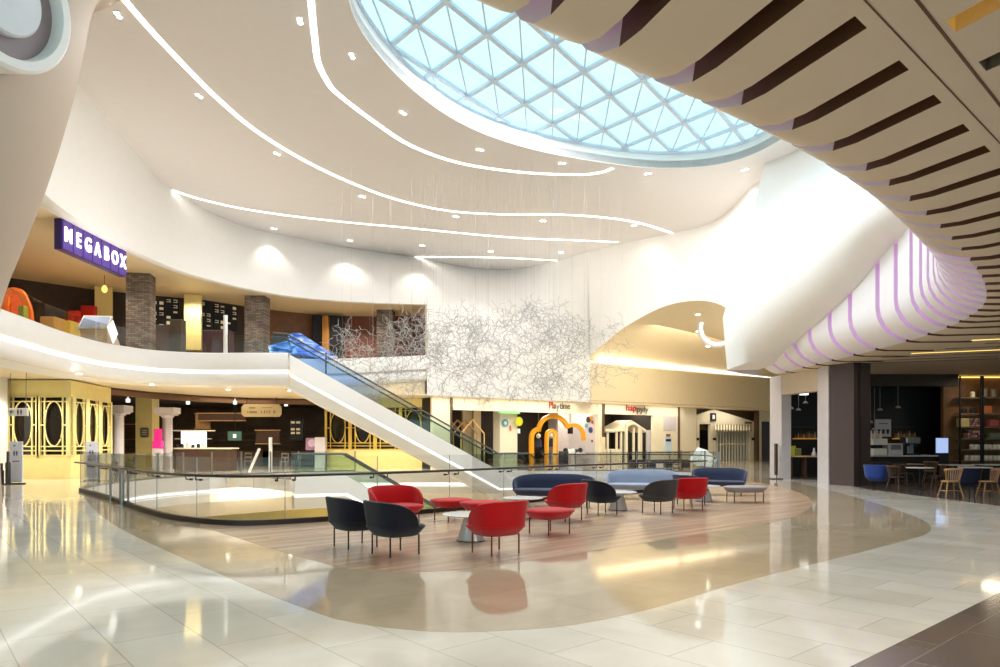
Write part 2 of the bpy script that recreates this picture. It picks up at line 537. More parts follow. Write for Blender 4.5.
# ================================================================== UPPER WALLS
WO, WD = Vector((-4.2, 39.6, 0)), Vector((0.83, 0.557, 0)).normalized()
WN = Vector((-WD.y, WD.x, 0))
def Wat(px, off=0.0):
    """point of the back fascia line (moved back by off) seen at photo column px"""
    k = (px - 500) / F
    o = WO + WN * off
    t = (k * o.y - o.x) / (WD.x - k * WD.y)
    return o + WD * t
left_b = [(-12, 11), (-13.2, 17), (-14.4, 21.5), (-15, 24.5), (-15.1, 28.7), (-14.7, 32), (-13.2, 35.2), (-11, 37.6), (-8, 38.9), (-4.2, 39.6)]
left_t = [(-10.6, 10), (-11.9, 16), (-13.2, 20.8), (-13.8, 24), (-14.5, 28), (-14.85, 31.2), (-13.8, 36.0), (-11.5, 38.4), (-8.5, 40.7), (-4.9, 42.6)]
def loft(cols, n=5):
    """cols: list of columns (bottom to top); smooth across columns"""
    rows = []
    for r in range(len(cols[0])):
        rows.append(smoothline([c_[r] for c_ in cols], n))
    return rows
def colmn(b, t, zs, ease=1.0):
    b, t = Vector(b), Vector(t)
    out = []
    for k in zs:
        f = k ** ease
        out.append(Vector((b.x + (t.x - b.x) * f, b.y + (t.y - b.y) * f, b.z + (t.z - b.z) * k)))
    return out
ks = [0, 0.15, 0.35, 0.55, 0.75, 0.9, 1.0]
zb_l = 9.5
wl = MB(); wl.grid(loft([colmn((b[0], b[1], zb_l), (t[0], t[1], HC), ks, 1.6) for b, t in zip(left_b, left_t)]))
# rounded lower lip returning to the upper soffit
lip = offset_line(smoothline([Vector((b[0], b[1], zb_l)) for b in left_b], 5), 0.0)
wl.grid([[p for p in lip], [p + Vector((0, 0, -0.05)) for p in offset_line(lip, 0.12)], [p + Vector((0, 0, 0.05)) for p in offset_line(lip, 0.6)], [p + Vector((0, 0, 0.3)) for p in offset_line(lip, 1.4)]])
tag(wl.build('wall_left', WHITE, smooth=True), kind='structure')
bt = {427: (-4.9, 42.6), 470: (-2.2, 45.0), 510: (0.6, 45.6), 545: (2.9, 44.1), 590: (5.3, 41.4)}
cols = []
for px in (427, 470, 510, 545, 590):
    w = Wat(px)
    zl = 9.5 if px == 427 else 7.3
    low = [Vector((w.x, w.y, z)) for z in (4.3, 5.6, 7.0)]
    cols.append(low + colmn((w.x, w.y, 9.5 if px == 427 else 7.6), (bt[px][0], bt[px][1], HC), ks, 1.5))
wb = MB(); wb.grid(loft(cols))
tag(wb.build('wall_back', WHITE, smooth=True), kind='structure')
w590 = Wat(590)
rb = [Vector((w590.x, w590.y, 7.45)), P(605, 343, 44.8), P(625, 327, 43), P(660, 308, 40.5), P(690, 301, 38.6), P(716, 303, 37), P(745, 318, 34), Vector((12.6, 31.0, 7.0)), Vector((13.6, 30.4, 7))]
rt = [(5.3, 41.4), (6.2, 40.4), (7.2, 39.5), (9.0, 38), (10.4, 36.8), (11.2, 35.2), (11.3, 32.4), (11.3, 30.2), (12.6, 29.6)]
cols = []
for b, t in zip(rb, rt):
    cols.append(colmn(b, (t[0], t[1], HC), ks, 1.4))
wr = MB(); rows = loft(cols); wr.grid(rows)
edge = rows[0]
# warm-lit sloping surface behind the arched opening, down to the back fascia
wr2 = MB()
back = []
for i, p in enumerate(edge):
    px = 590 + (800 - 590) * i / (len(edge) - 1)
    w = Wat(px, 0.9); back.append(Vector((w.x, w.y, 7.05)))
mid = [a.lerp(b, 0.5) + Vector((0, 0, 0.25)) for a, b in zip(edge, back)]
wr2.grid([edge, mid, back])
from mathutils.bvhtree import BVHTree
BAY = BVHTree.FromBMesh(wr2.bm)
tag(wr.build('wall_right', WHITE, smooth=True), kind='structure')
tag(wr2.build('ceiling_arched_bay', SOFFIT, smooth=True), kind='structure')
# back fascia band from the arched bay to the right, with its light cove on top
fb = MB()
wpts = [Wat(590 + i * 30) for i in range(9)]
fb.grid([[p + WN * 0.9 + Vector((0, 0, 7.0)) for p in wpts], [p + WN * 0.12 + Vector((0, 0, 7.0)) for p in wpts], [p + Vector((0, 0, 6.9)) for p in wpts], [p + Vector((0, 0, 4.45)) for p in wpts], [p + WN * 0.15 + Vector((0, 0, 4.3)) for p in wpts], [p + WN * 2 + Vector((0, 0, 4.3)) for p in wpts]])
tag(fb.build('wall_back_fascia', SOFFIT, smooth=True, angle=30), kind='structure')
tb = MB(); tb.tube([p + WN * 0.3 + Vector((0, 0, 7.06)) for p in wpts], 0.09, 6)
tag(tb.build('cove_light_strip', LEDSOFT), 'bright light strip along the top of the back fascia under the yellow arch', 'light')
# ringed recess with lights beside the white balcony nose
# ================================================================== LEFT UPPER STOREY
e2 = [Vector((-14.8, 11, 0)), Vector((-15.2, 16.5, 0)), G(0, 308, 5.8), G(60, 330, 5.8), G(100, 341.5, 5.8), G(125, 346, 5.8), G(155, 350, 5.8), G(200, 352.5, 5.8), G(250, 352.5, 5.8), G(288, 352.5, 5.8)]
for p in e2: p.z = 0
E2 = smoothline(e2, 5)
ZT = 5.8
def fascia_rows(line, ztop):
    prof = [(0.35, -0.6), (0.35, 0.0), (0.06, 0.0), (0.0, -0.06), (0.0, -0.74), (0.02, -0.8), (0.2, -0.8), (0.2, -0.98), (0.07, -0.98), (0.05, -1.02), (0.06, -1.25), (0.16, -1.44), (0.4, -1.52), (1.6, -1.52)]
    return [[p + Vector((0, 0, (ztop if not callable(ztop) else ztop(i)) + dz)) for i, p in enumerate(offset_line(line, d))] for d, dz in prof]
fa = MB(); fa.grid(fascia_rows(E2, ZT))
E3 = smoothline([Vector((-10.9, 35.2, 0)), Vector((-9.4, 36.7, 0)), Vector((-7.2, 38.2, 0)), Vector((-4.2, 39.6, 0))], 5)
fa.grid(fascia_rows(E3, lambda i: 5.9 + 0.7 * (i / (len(E3) - 1)) ** 1.5))
tag(fa.build('wall_left_fascia', WHITE, smooth=True, angle=50), kind='structure')
tb = MB(); tb.tube([p + Vector((0, 0, ZT - 0.9)) for p in offset_line(E2, 0.15)], 0.07, 6)
tag(tb.build('cove_light_strip', LEDSOFT), 'white light strip running below the curved upper balcony front', 'light', 'cove light strips')
sl = MB()
sl.poly([tuple(p.xy) for p in offset_line(E2, 0.3)] + [tuple(p.xy) for p in offset_line(E3, 0.3)] + [(-4.2, 52), (-30, 52), (-30, 11)], 4.3, 5.2)
tag(sl.build('floor_upper_storey', SOFFIT), kind='structure')
so = MB()
lb2 = smoothline([Vector((b[0], b[1], 0)) for b in left_b], 5)
so.poly([tuple(p.xy) for p in offset_line(lb2, 0.5)] + [(-4.15, 40.2), (-4.15, 50), (-30, 50), (-30, 11)], 9.58, 9.9)
tag(so.build('ceiling_upper_storey', SOFFIT), kind='structure')
def plan_wall(name, pts, z0, z1, m, th=0.15):
    b = MB()
    for a, c_ in zip(pts, pts[1:]):
        a, c_ = Vector((a[0], a[1], 0)), Vector((c_[0], c_[1], 0))
        t = (c_ - a); n = Vector((-t.y, t.x, 0)).normalized() * th
        b.poly([a, c_, c_ + n, a + n], z0, z1)
    o = b.build(name, m); tag(o, kind='structure'); return o
bw = [P(-40, 0, 30), P(8, 0, 33.5), P(100, 0, 36.3), P(152, 0, 37.6), P(200, 0, 38.6), P(244, 0, 40.5)]
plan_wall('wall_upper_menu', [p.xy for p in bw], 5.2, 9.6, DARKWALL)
bw2 = [P(244, 0, 40.5), P(281, 0, 42), P(312, 0, 43)]
plan_wall('wall_upper_panel', [p.xy for p in bw2], 5.2, 9.6, mat('mid_brown_panel', (110, 74, 44), 0.5, vary=0.15))
bw3 = [P(312, 0, 43), P(345, 0, 43.7)]
plan_wall('wall_upper_dark', [p.xy for p in bw3], 5.2, 9.6, DARKWALL)
bw4 = [P(345, 0, 43.7), P(395, 0, 43.7), P(440, 0, 43.4)]
SLATWOOD = tiles('vertical_red_brown_planks', (136, 74, 48), (112, 58, 38), (70, 36, 24), 0.16, 3.0, 0.008, ang=0, rough=0.45, noise=0.6)
plan_wall('wall_upper_timber', [p.xy for p in bw4], 5.2, 9.6, BROWNWOOD)
# jamb closing the upper storey against the back wall
plan_wall('wall_upper_jamb', [(-4.15, 39.7), (-4.15, 50)], 5.2, 9.6, SOFFIT)
plan_wall('wall_upper_end', [(-30, 11), (-30, 52)], -0.0, 13, SOFFIT, 0.2)
# ================================================================== RIGHT SOFFIT WITH CURVED BANDS
ec = [(-4.0, 2.6), (-2.0, 4.1), (0.0, 5.5), (1.0, 6.22), (2.04, 6.98), (2.87, 7.6), (3.7, 8.3), (4.85, 9.4), (6.6, 11.3), (8.3, 13.3), (9.6, 15.2), (10.4, 17.2), (10.85, 19.4), (11.0, 22), (11.0, 25), (11.0, 29.5)]
dcp = [(-0.37, 0.93)] * 6 + [(-0.38, 0.92), (-0.45, 0.89), (-0.62, 0.78), (-0.76, 0.65), (-0.88, 0.48), (-0.96, 0.28), (-0.99, 0.1), (-1, 0), (-1, 0), (-1, 0)]
EC = smoothline([Vector((x, y, 0)) for x, y in ec], 12)
DC = smoothline([Vector((x, y, 0)) for x, y in dcp], 12)
ED = arclen(EC)
def edge_at(s):
    s = max(0.0, min(ED[-1], s))
    for i in range(len(EC) - 1):
        if s <= ED[i + 1] or i == len(EC) - 2:
            t = (s - ED[i]) / max(1e-9, ED[i + 1] - ED[i])
            return EC[i].lerp(EC[i + 1], t), DC[i].lerp(DC[i + 1], t).normalized()
ZS, LL = 4.45, 2.25
SQ0 = G(865, 0, ZS); SQ1 = G(1000, 143, ZS)
SQT = (SQ1 - SQ0).normalized(); SQN = Vector((-SQT.y, SQT.x, 0))
def blen(p, d):
    """length of a band from the edge to just short of the panel seam"""
    dist = (Vector((p.x, p.y, 0)) - Vector((SQ0.x, SQ0.y, 0))).dot(SQN) / max(0.2, d.dot(SQN))
    return max(1.7, min(2.7, dist - 0.12))
def profile(off=0.0, ztop=6.3, L=2.25):
    """(distance outward from the edge, z), from the inner end round the bullnose and up"""
    pr = [(-L, ZS + off), (-1.6, ZS + off), (-1.15, ZS + off)]
    for a in (15, 30, 45, 60, 75, 90):
        pr.append((-1.15 + (1.15 - off) * math.sin(R(a)), ZS + 1.0 - (1.0 - off) * math.cos(R(a))))
    pr.append((-off, (ZS + 1.0 + ztop) / 2))
    pr.append((-off, ztop))
    return pr
def near_s(x, y):
    return min(range(len(EC)), key=lambda i: (EC[i] - Vector((x, y, 0))).length)
# slot positions along the edge: fixed by the slots of the near part, then by the fascia fins
slots = []
def cross_s(sx, sy):
    best = None
    for i, p in enumerate(EC):
        q = p - DC[i].normalized() * LL
        e = (q - Vector((sx, sy, 0))).length
        if best is None or e < best[0]: best = (e, ED[i])
    return best[1]
near_starts = [(2.47 + 0.573 * k, 4.64 + 0.497 * k) for k in range(-6, 5)]
slots = [cross_s(*p) for p in near_starts]
fas = [ED[min(range(len(EC)), key=lambda i: abs(EC[i].y - y) + (0 if EC[i].x > 9 else 99))] for y in (17.6, 18.7, 19.9, 21.6, 23.0, 24.3, 25.6, 26.9, 28.2)]
s = slots[-1]
gap = 0.70
while s + gap < fas[0] - 0.3:
    s += gap; slots.append(s)
slots += fas
soff = empty('ceiling_banded_soffit', (6, 12, ZS), kind='structure')
gr = MB(); rows = []
def ztop_at(p):
    return 6.3 if p.y < 10 else 7.4
ns = 160
for k in range(len(profile())):
    row = []
    for i in range(ns + 1):
        p, d = edge_at(ED[-1] * i / ns)
        o_, z = profile(0.26, ztop_at(p), blen(p, d) + 0.05)[k]
        row.append(p + d * o_ + Vector((0, 0, z)))
    rows.append(row)
for k in range(len(rows) - 1):
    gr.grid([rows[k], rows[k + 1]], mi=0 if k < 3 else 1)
MAUVE = mat('magenta_lit_groove', (156, 104, 120), 0.6)  # magenta glow inside the slots put into the groove colour
LAVG = mat('skylit_groove', (226, 214, 228), 0.5)  # same groove on the bullnose, skylight put into the colour
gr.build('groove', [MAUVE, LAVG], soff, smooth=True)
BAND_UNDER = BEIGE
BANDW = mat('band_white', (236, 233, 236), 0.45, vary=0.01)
allc = [0.0] + slots + [ED[-1]]
for i in range(len(allc) - 1):
    s0, s1 = allc[i], allc[i + 1]
    near = edge_at(s1)[0].y < 12
    g = 0.20 if near else 0.26
    a = s0 + (g if i > 0 else 0); b_ = s1
    if b_ - a < 0.1: continue
    m = 5
    bm_ = MB()
    outer, inner = [], []
    pr_n = len(profile())
    for k in range(pr_n):
        ro, ri = [], []
        for j in range(m):
            p, d = edge_at(a + (b_ - a) * j / (m - 1))
            zt = ztop_at(p)
            o_, z = profile(0.0, zt, blen(p, d))[k]; ro.append(p + d * o_ + Vector((0, 0, z)))
            o_, z = profile(0.24, zt, blen(p, d))[k]; ri.append(p + d * o_ + Vector((0, 0, z)))
        outer.append(ro); inner.append(ri)
    for k in range(pr_n - 1):
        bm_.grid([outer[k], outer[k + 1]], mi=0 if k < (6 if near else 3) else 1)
        for e in (0, m - 1):
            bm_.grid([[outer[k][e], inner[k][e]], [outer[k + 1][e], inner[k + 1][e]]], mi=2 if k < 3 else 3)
    for ring in (0, pr_n - 1):
        bm_.grid([outer[ring], inner[ring]], mi=0)
    bmesh.ops.remove_doubles(bm_.bm, verts=bm_.bm.verts[:], dist=1e-5)
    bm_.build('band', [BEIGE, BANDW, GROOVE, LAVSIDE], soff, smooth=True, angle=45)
    # magenta light line in the groove, on the wall of the band before it
    if i > 0:
        lt = MB()
        pl = []
        for k in range(3, pr_n):
            p, d = edge_at(s0 + 0.03)
            o_, z = profile(0.20, ztop_at(p))[k]
            pl.append(p + d * o_ + Vector((0, 0, z)))
        lt.tube(pl, 0.03 if near else 0.09, 5)
        lt.build('groove_light', MAGENTA if near else PURPLE, soff)
# flat soffit behind the bands
inner_line = [p - d.normalized() * blen(p, d.normalized()) for p, d in zip(EC, DC)]
sf = MB()
def rect_hole(p0, d, w_dir, ln, w):
    return [p0, p0 + d * ln, p0 + d * ln + w_dir * w, p0 + w_dir * w]
dn = Vector((0.42, -0.91, 0)).normalized()
h1 = G(946, 21, ZS); h2 = G(978.5, 62, ZS)
holes = [rect_hole(h, dn, U, 3.2, 0.2) for h in (h1, h2)]
outl = [p for p in inner_line] + [Vector((13.3, 32, 0)), Vector((XR, 32, 0)), Vector((XR, -7, 0)), Vector((-6, -7, 0)), Vector((-6, 1, 0))]
sf.poly([tuple(p.xy) for p in outl], ZS, ZS + 0.4, holes=[[tuple(p.xy) for p in h] for h in holes])
sf.build('soffit_panel', BEIGE, soff)
# seams between soffit panels and long slots further back
se = MB()
q0, q1 = G(865, 0, ZS), G(1000, 143, ZS)
tt = (q1 - q0).normalized()
se.bar(q0 - tt * 5, q0 + tt * 8.5, 0.010, 0.012)
q0, q1 = G(917, 0, ZS), G(1000, 105, ZS); tt = (q1 - q0).normalized()
se.bar(q0 - tt * 5, q0 + tt * 26, 0.020, 0.012)
for k in range(7):
    q = q0 - V * (0.0) + tt * 3
far_slots = [(0.0, 7.5, 22), (0.55, 9.5, 23), (1.1, 11.0, 24), (1.7, 12.0, 25), (2.9, 11, 26), (3.5, 12.5, 26), (4.7, 12, 26), (5.3, 13, 26)]
for o_, a, b_ in far_slots:
    st = Vector((5.4, 6.6, ZS)) + V * (-o_ * 0.0)
for k, (a, b_) in enumerate([(0, 14), (1.0, 15), (2.0, 16), (3.0, 17), (4.0, 17), (5.2, 18), (6.4, 18), (7.4, 18), (8.4, 18)]):
    st = Vector((12.2, 25.6 - 0.95 * k, ZS))
    dd = Vector((0.93, -0.36, 0))
    if k in (3, 6): continue
    se.bar(st + dd * (0.4 * a), st + dd * b_, 0.09, 0.014)
se.build('seam', GROOVE, soff)
for k in (3, 6):
    ys = MB(); st = Vector((12.2, 25.6 - 0.95 * k, ZS)); dd = Vector((0.93, -0.36, 0))
    ys.bar(st + dd * 1.2, st + dd * 18, 0.11, 0.016)
    ys.build('slot_light', LEDYEL, soff)
# lined recesses in the soffit overhead
for h, m_ in ((h1, mat('yellow_lit_recess', (226, 186, 92), 0.5, emit=(230, 180, 80), es=0.35)), (h2, DKWOOD)):
    rc = MB(); q = rect_hole(h, dn, U, 3.2, 0.2)
    rc.grid([[Vector((p.x, p.y, z)) for p in q] for z in (ZS + 0.002, ZS + 0.36)], closed_u=True)
    rc.face([Vector((p.x, p.y, ZS + 0.36)) for p in q])
    rc.build('recess_lining', m_, soff, recalc=False)
# upper deck over the soffit
ud = MB(); ud.poly([tuple((p - d * 0.5).xy) for p, d in zip(EC, DC)] + [(XR, 29.5), (XR, -7), (-6, -7), (-6, 1)], 5.6, 6.0)
tag(ud.build('floor_upper_deck', WHITE), kind='structure')
# ================================================================== RIGHT WHITE BALCONY FRONT
cg = [
    [P(727, 370, 28), P(725.5, 352, 27.9), P(724, 332, 27.9), P(723, 318, 28), P(736, 270, 28.4), P(752, 215, 28.6), Vector((10.85, 28.3, 13))],
    [P(760, 357, 27.0), P(748, 336, 26.8), P(742, 312, 26.8), P(744, 296, 27.0), P(758, 250, 27.8), P(772, 200, 28.0), Vector((11.55, 27.2, 13))],
    [P(795, 337, 25.2), P(778, 318, 24.9), P(768, 295, 25.0), P(768, 277, 25.3), P(785, 225, 26.4), P(800, 170, 26.8), Vector((12.0, 25.8, 13))],
    [P(826, 312, 23.0), P(808, 292, 22.8), P(798, 268, 22.9), P(798, 252, 23.2), P(815, 205, 24.4), P(832, 150, 25), Vector((12.3, 23.8, 13))],
    [P(858, 283, 21.0), P(840, 262, 20.8), P(830, 240, 20.8), P(829, 226, 21.2), P(850, 175, 22.4), P(866, 110, 23.0), Vector((12.5, 21.8, 13))],
    [P(886, 252, 19.4), P(868, 234, 19.0), P(860, 212, 19.0), P(860, 198, 19.4), P(885, 140, 20.4), P(900, 70, 21), Vector((12.6, 19.8, 13))],
    [P(930, 215, 17.0), P(915, 195, 16.8), P(908, 170, 16.8), P(912, 150, 17.2), P(940, 90, 18.2), P(955, 20, 19), Vector((12.8, 17.8, 13))],
    [P(1000, 150, 14.5), P(990, 130, 14.2), P(985, 100, 14.2), P(990, 80, 14.6), P(1010, 20, 15.6), P(1020, -60, 16), Vector((13.0, 15.5, 13))],
]
ret = [p + Vector((2.2, 2.4, 0.0)) for p in cg[0]]
ret0 = [p + Vector((0.25, 0.35, 0.0)) for p in cg[0]]
nb = MB()
nb.grid([list(r) for r in zip(*loft(cg, 4))] )
nb.grid([ret, ret0, cg[0]])
# underside from the lower edge back to the fins
low = smoothline([c_[0] for c_ in cg], 4)
nb.grid([low, [p + Vector((0.5, 0.25, 0.02)) for p in low], [p + Vector((1.6, 0.8, 0.1)) for p in low]])
bmesh.ops.remove_doubles(nb.bm, verts=nb.bm.verts[:], dist=1e-4)
tag(nb.build('wall_balcony_right', WHITE, smooth=True, angle=60), kind='structure')
# soffit of the far end of the right balcony
en = MB(); en.poly([(9.25, 28), (11.2, 26.2), (13.4, 26.2), (24, 40), (24, 58), (21, 57)], 4.47, 4.6)
# ================================================================== TRUMPET COLUMN (near left)
tc_ = MB()
TP = [(2.95, 0.0), (2.88, 2), (2.88, 4.0), (3.0, 4.8), (3.3, 5.75), (3.7, 7.05), (4.0, 8.2), (4.26, 9.35), (4.45, 10.4), (4.62, 11.4), (5.0, 12.3), (5.8, 13.0)]
tpv = smoothline([Vector((r, 0, z)) for r, z in TP], 3)
tc_.lathe([(p.x, p.z) for p in tpv], (-13, 13, 0), 64, caps=False)
TRUMP = mat('cream_plaster', (178, 160, 142), 0.55, vary=0.01)
tco = tc_.build('wall_flared_column', TRUMP, smooth=True, angle=80); tag(tco, kind='structure')
# round recessed ring on the column
ang = math.atan2(-1, 1)
pc = P(1, -4, 11.75)
nrm = Vector((pc.x + 13, pc.y - 13, -0.75 * 1.0)); nrm.normalize()
po = empty('round_ceiling_light', pc, 0, 'round white ringed light on the flared column at the upper left', 'light')
M_ = nrm.to_track_quat('Z', 'Y').to_matrix().to_4x4()
def ringpart(nm, prof, m_):
    b = MB(); b.lathe(prof, (0, 0, 0), 48, caps=False)
    b.bm.transform(Matrix.Translation(pc) @ M_)
    b.build(nm, m_, po, smooth=True)
ringpart('outer_ring', [(1.18, -0.5), (1.18, 0.2), (1.12, 0.26), (0.98, 0.26), (0.96, 0.2), (0.96, -0.2)], WHITE)
ringpart('recess', [(0.96, 0.0), (0.55, 0.02)], mat('mauve_grey_recess', (150, 134, 134), 0.5))
ringpart('inner_disc', [(0.62, 0.0), (0.62, 0.16), (0.58, 0.2), (0.001, 0.2)], mat('pale_grey_diffuser', (214, 216, 220), 0.4))
# ================================================================== CEILING LIGHT STRIPS AND DOWNLIGHTS
strips = [
    ([(100, -32), (125, 0), (150, 29), (182, 63), (215, 96), (255, 130), (300, 158), (345, 180), (395, 199), (450, 211), (510, 214.5), (560, 214.5), (605, 217.5), (640, 223), (672, 233)], 'long curved ceiling light strip sweeping from the upper left to the right'),
    ([(309, -40), (311, 0), (315, 40), (318, 62), (326, 79), (338, 94), (376, 123), (412, 146), (460, 163), (520, 172), (575, 174.5), (600, 172.5), (613, 168)], 'curved ceiling light strip nearest the skylight'),
    ([(172, 190), (200, 199), (245, 209), (300, 217), (360, 223.5), (400, 227), (460, 233), (520, 238), (570, 240), (618, 242)], 'ceiling light strip starting at the corner above the purple sign'),
    ([(415, 257), (460, 256.8), (510, 258), (557, 260.5)], 'shortest ceiling light strip close to the back wall'),
]
for pts, lab in strips:
    line = smoothline([G(x, y, HC) for x, y in pts], 4)
    b = MB()
    l0, l1 = offset_line(line, 0.085), offset_line(line, -0.085)
    b.grid([[p + Vector((0, 0, 0.02)) for p in l0], [p + Vector((0, 0, -0.012)) for p in l0], [p + Vector((0, 0, -0.012)) for p in l1], [p + Vector((0, 0, 0.02)) for p in l1]])
    tag(b.build('ceiling_light_strip', LED), lab, 'light')
dl = [(118, 14), (199, 95), (277, 153), (352, 55), (403, 112), (480, 149), (562, 162.5), (648, 173), (745, 169), (274, 228), (350, 240), (362, 196), (456, 216), (543, 220.5), (634, 225), (422, 245), (491, 251), (561, 252), (20, -40), (300, 20)]
DLG = 'twin ceiling downlights in the white ceiling'
proto = None
for i, (x, y) in enumerate(dl):
    p = G(x, y, HC)
    if proto is None:
        proto = empty('downlight', (0, 0, HC), 0, 'small twin recessed downlight in the white ceiling', 'light', DLG)
        b = MB(); b.box((0, 0, -0.01), (0.34, 0.17, 0.03)); b.build('trim_plate', WHITE, proto, world=False, bevel=0.01)
        for sx in (-0.085, 0.085):
            b = MB(); b.lathe([(0.06, -0.045), (0.06, -0.02)], (sx, 0, 0), 14); b.build('lens', SPOTGLOW, proto, world=False)
        o = proto
    else:
        o = copy_tree(proto)
    o.location = (p.x, p.y, HC); o.rotation_euler = (0, 0, math.atan2(p.y - 20, p.x - 3) + PI / 2)
    if i in (7, 8, 14, 6):
        aim = (Vector((15, 52, 5)) if i != 6 else Vector((9, 46, 5))) - Vector((p.x, p.y, HC))
        sl_ = spot('downlight_lamp', (p.x, p.y, HC - 0.15), 300, 1.0, 0.8, (1, 0.93, 0.80), 0.15)
        sl_.rotation_euler = (-aim).to_track_quat('Z', 'Y').to_euler()
    elif i < 18:
        spot('downlight_lamp', (p.x, p.y, HC - 0.15), 140, 1.5, 0.8, (1, 0.95, 0.86), 0.15)

# ================================================================== OUTER SHELL
b = MB(); b.box((1, 60.1, 6.5), (62, 0.2, 13.4)); tag(b.build('wall_end_back', WHITE), kind='structure')
b = MB(); b.box((XR + 0.1, 26.5, 6.5), (0.2, 67, 13.4)); tag(b.build('wall_end_right', WHITE), kind='structure')
b = MB(); b.box((-30.3, 26.5, 6.5), (0.2, 67, 13.4)); tag(b.build('wall_end_left', WHITE), kind='structure')

for i, (x, y) in enumerate(((698, 314), (698, 331), (708, 346))):
    dr_ = (P(x, y, 10) - Vector((0, 0, EYE))).normalized(); hit_, nb_, _, _ = BAY.ray_cast(Vector((0, 0, EYE)), dr_)
    if hit_ is None: continue
    if nb_.dot(dr_) < 0: nb_ = -nb_
    c_ = hit_ - nb_ * 0.03; MQ = Matrix.Translation(c_) @ nb_.to_track_quat('Z', 'Y').to_matrix().to_4x4()
    lo_ = empty('bay_downlight', c_, 0, ['upper small downlight in the yellow arched bay', 'middle small downlight in the yellow arched bay', 'lowest small downlight in the yellow arched bay'][i], 'light', 'downlights of the arched bay')
    b = MB(); b.lathe([(0.12, -0.05), (0.12, 0.1)], (0, 0, 0), 14); b.bm.transform(MQ); b.build('lens', SPOTGLOW, lo_)
    b = MB(); b.lathe([(0.2, -0.03), (0.2, 0.12), (0.12, 0.12), (0.12, -0.03)], (0, 0, 0), 16, caps=False); b.bm.transform(MQ); b.build('trim_ring', WHITE, lo_)
# ================================================================== LOUNGE FURNITURE
def sring(w, d, n, z, k=24, e=3.2, oy=0.0):
    """rounded-rectangle ring"""
    out = []
    for i in range(k):
        a = 2 * PI * (i + 0.5) / k
        ca, sa = math.cos(a), math.sin(a)
        x = w / 2 * math.copysign(abs(ca) ** (2 / e), ca)
        y = d / 2 * math.copysign(abs(sa) ** (2 / e), sa)
        out.append(Vector((x * n, y * n + oy, z)))
    return out
def seat_shape(w, d, k=28, e=3.2):
    b = MB()
    inw, ind = w - 0.2, d - 0.2       # lower edge is inset by a fixed width
    rows = [sring(inw - 0.06, ind - 0.06, 1, 0.265, k, e), sring(inw, ind, 1, 0.272, k, e), sring(w - 0.012, d - 0.012, 1, 0.385, k, e), sring(w, d, 1, 0.397, k, e),
            sring(w - 0.02, d - 0.02, 1, 0.412, k, e), sring(w - 0.14, d - 0.14, 1, 0.428, k, e), sring(w * 0.5, d * 0.5, 1, 0.432, k, e)]
    vv = b.grid(rows, closed_u=True)
    b.bm.faces.new(vv[0][::-1]); b.bm.faces.new(vv[-1])
    return b
def back_shape(w, d, htop=0.76, yfront=0.16, arm=0.36, e=3.2):
    """wraparound backrest; rear at -y; height falls in a quarter curve along the arms"""
    b = MB()
    n = 44
    base = []
    # walk U from right arm front to left arm front round the rear
    pts = []
    for i in range(241):
        a = R(60) - R(300) * i / 240
        ca, sa = math.cos(a), math.sin(a)
        x = w / 2 * math.copysign(abs(ca) ** (2 / e), ca); y = d / 2 * math.copysign(abs(sa) ** (2 / e), sa)
        if y <= yfront + 1e-6: pts.append(Vector((x, y, 0)))
    L = arclen(pts)
    rows = [[] for _ in range(8)]
    for i in range(n + 1):
        s = L[-1] * i / n
        p, t = at_len(pts, L, s)
        nrm = Vector((t.y, -t.x, 0))      # inward/outward
        if nrm.dot(p) < 0: nrm = -nrm
        q = min(s, L[-1] - s) / arm       # 0 at the arm tip .. 1 at full height
        q = max(0.0, min(1.0, q))
        f = math.sqrt(max(0.0, 1 - (1 - q) ** 2))
        h = 0.41 + (htop - 0.41) * (0.02 + 0.98 * f)
        lean = 0.05 * (h - 0.4) / 0.35
        th = 0.055
        o = p + nrm * (-0.004)
        zs = [0.395, 0.395 + (h - 0.395) * 0.5, h - 0.012, h, h - 0.012, 0.40 + (h - 0.40) * 0.5, 0.40]
        dd = [0.0, lean * 0.5, lean, lean - th * 0.5, lean - th, lean * 0.5 - th, -th]
        for k in range(7):
            rows[k].append(o + nrm * dd[k] + Vector((0, 0, zs[k])))
        rows[7].append(rows[0][-1].copy())
    rows = rows[:7]
    vv = b.grid(rows)
    for e_ in (0, n):
        try: b.bm.faces.new([vv[k][e_] for k in range(7)])
        except ValueError: pass
    return b
def legs4(root, w, d, m, ix=0.15, iy=0.13):
    for sx in (-1, 1):
        for sy in (-1, 1):
            b = MB()
            x, y = sx * (w / 2 - ix), sy * (d / 2 - iy)
            b.tube([(x, y, 0.004), (x, y, 0.02), (x, y, 0.285)], 0.012, 8)
            lg = b.build('leg', m, root, world=False, smooth=True)
def lounge_chair(name, w, d, fab, leg, label, cat, back=True, arm=0.58, htop=0.76, group=None):
    r = empty(name, (0, 0, 0), 0, label, cat, group)
    seat_shape(w, d).build('seat', fab, r, world=False, smooth=True, angle=50)
    if back: back_shape(w - 0.02, d - 0.02, htop, 0.20 * d, arm).build('backrest', fab, r, world=False, smooth=True, angle=70)
    legs4(r, w, d, leg)
    return r
def put(o, px, py, face, z=0.004):
    """stand o at the floor point seen at (px, py), its front (local +y) facing the plan direction face"""
    p = G(px, py)
    o.location = (p.x, p.y, z)
    o.rotation_euler = (0, 0, math.atan2(face[1], face[0]) - PI / 2)
    return o
CW, CD = 0.77, 0.72
put(lounge_chair('lounge_chair', CW, CD, FBLACK, LEGBLK, 'black lounge chair at the left end of the group, half behind another black one', 'chair'), 355.5, 547, (0.78, 0.62))
put(lounge_chair('lounge_chair', CW, CD, FBLACK, LEGBLK, 'black lounge chair in front, seen from behind with its seat pointing right', 'chair'), 395.5, 554.5, (0.757, 0.653))
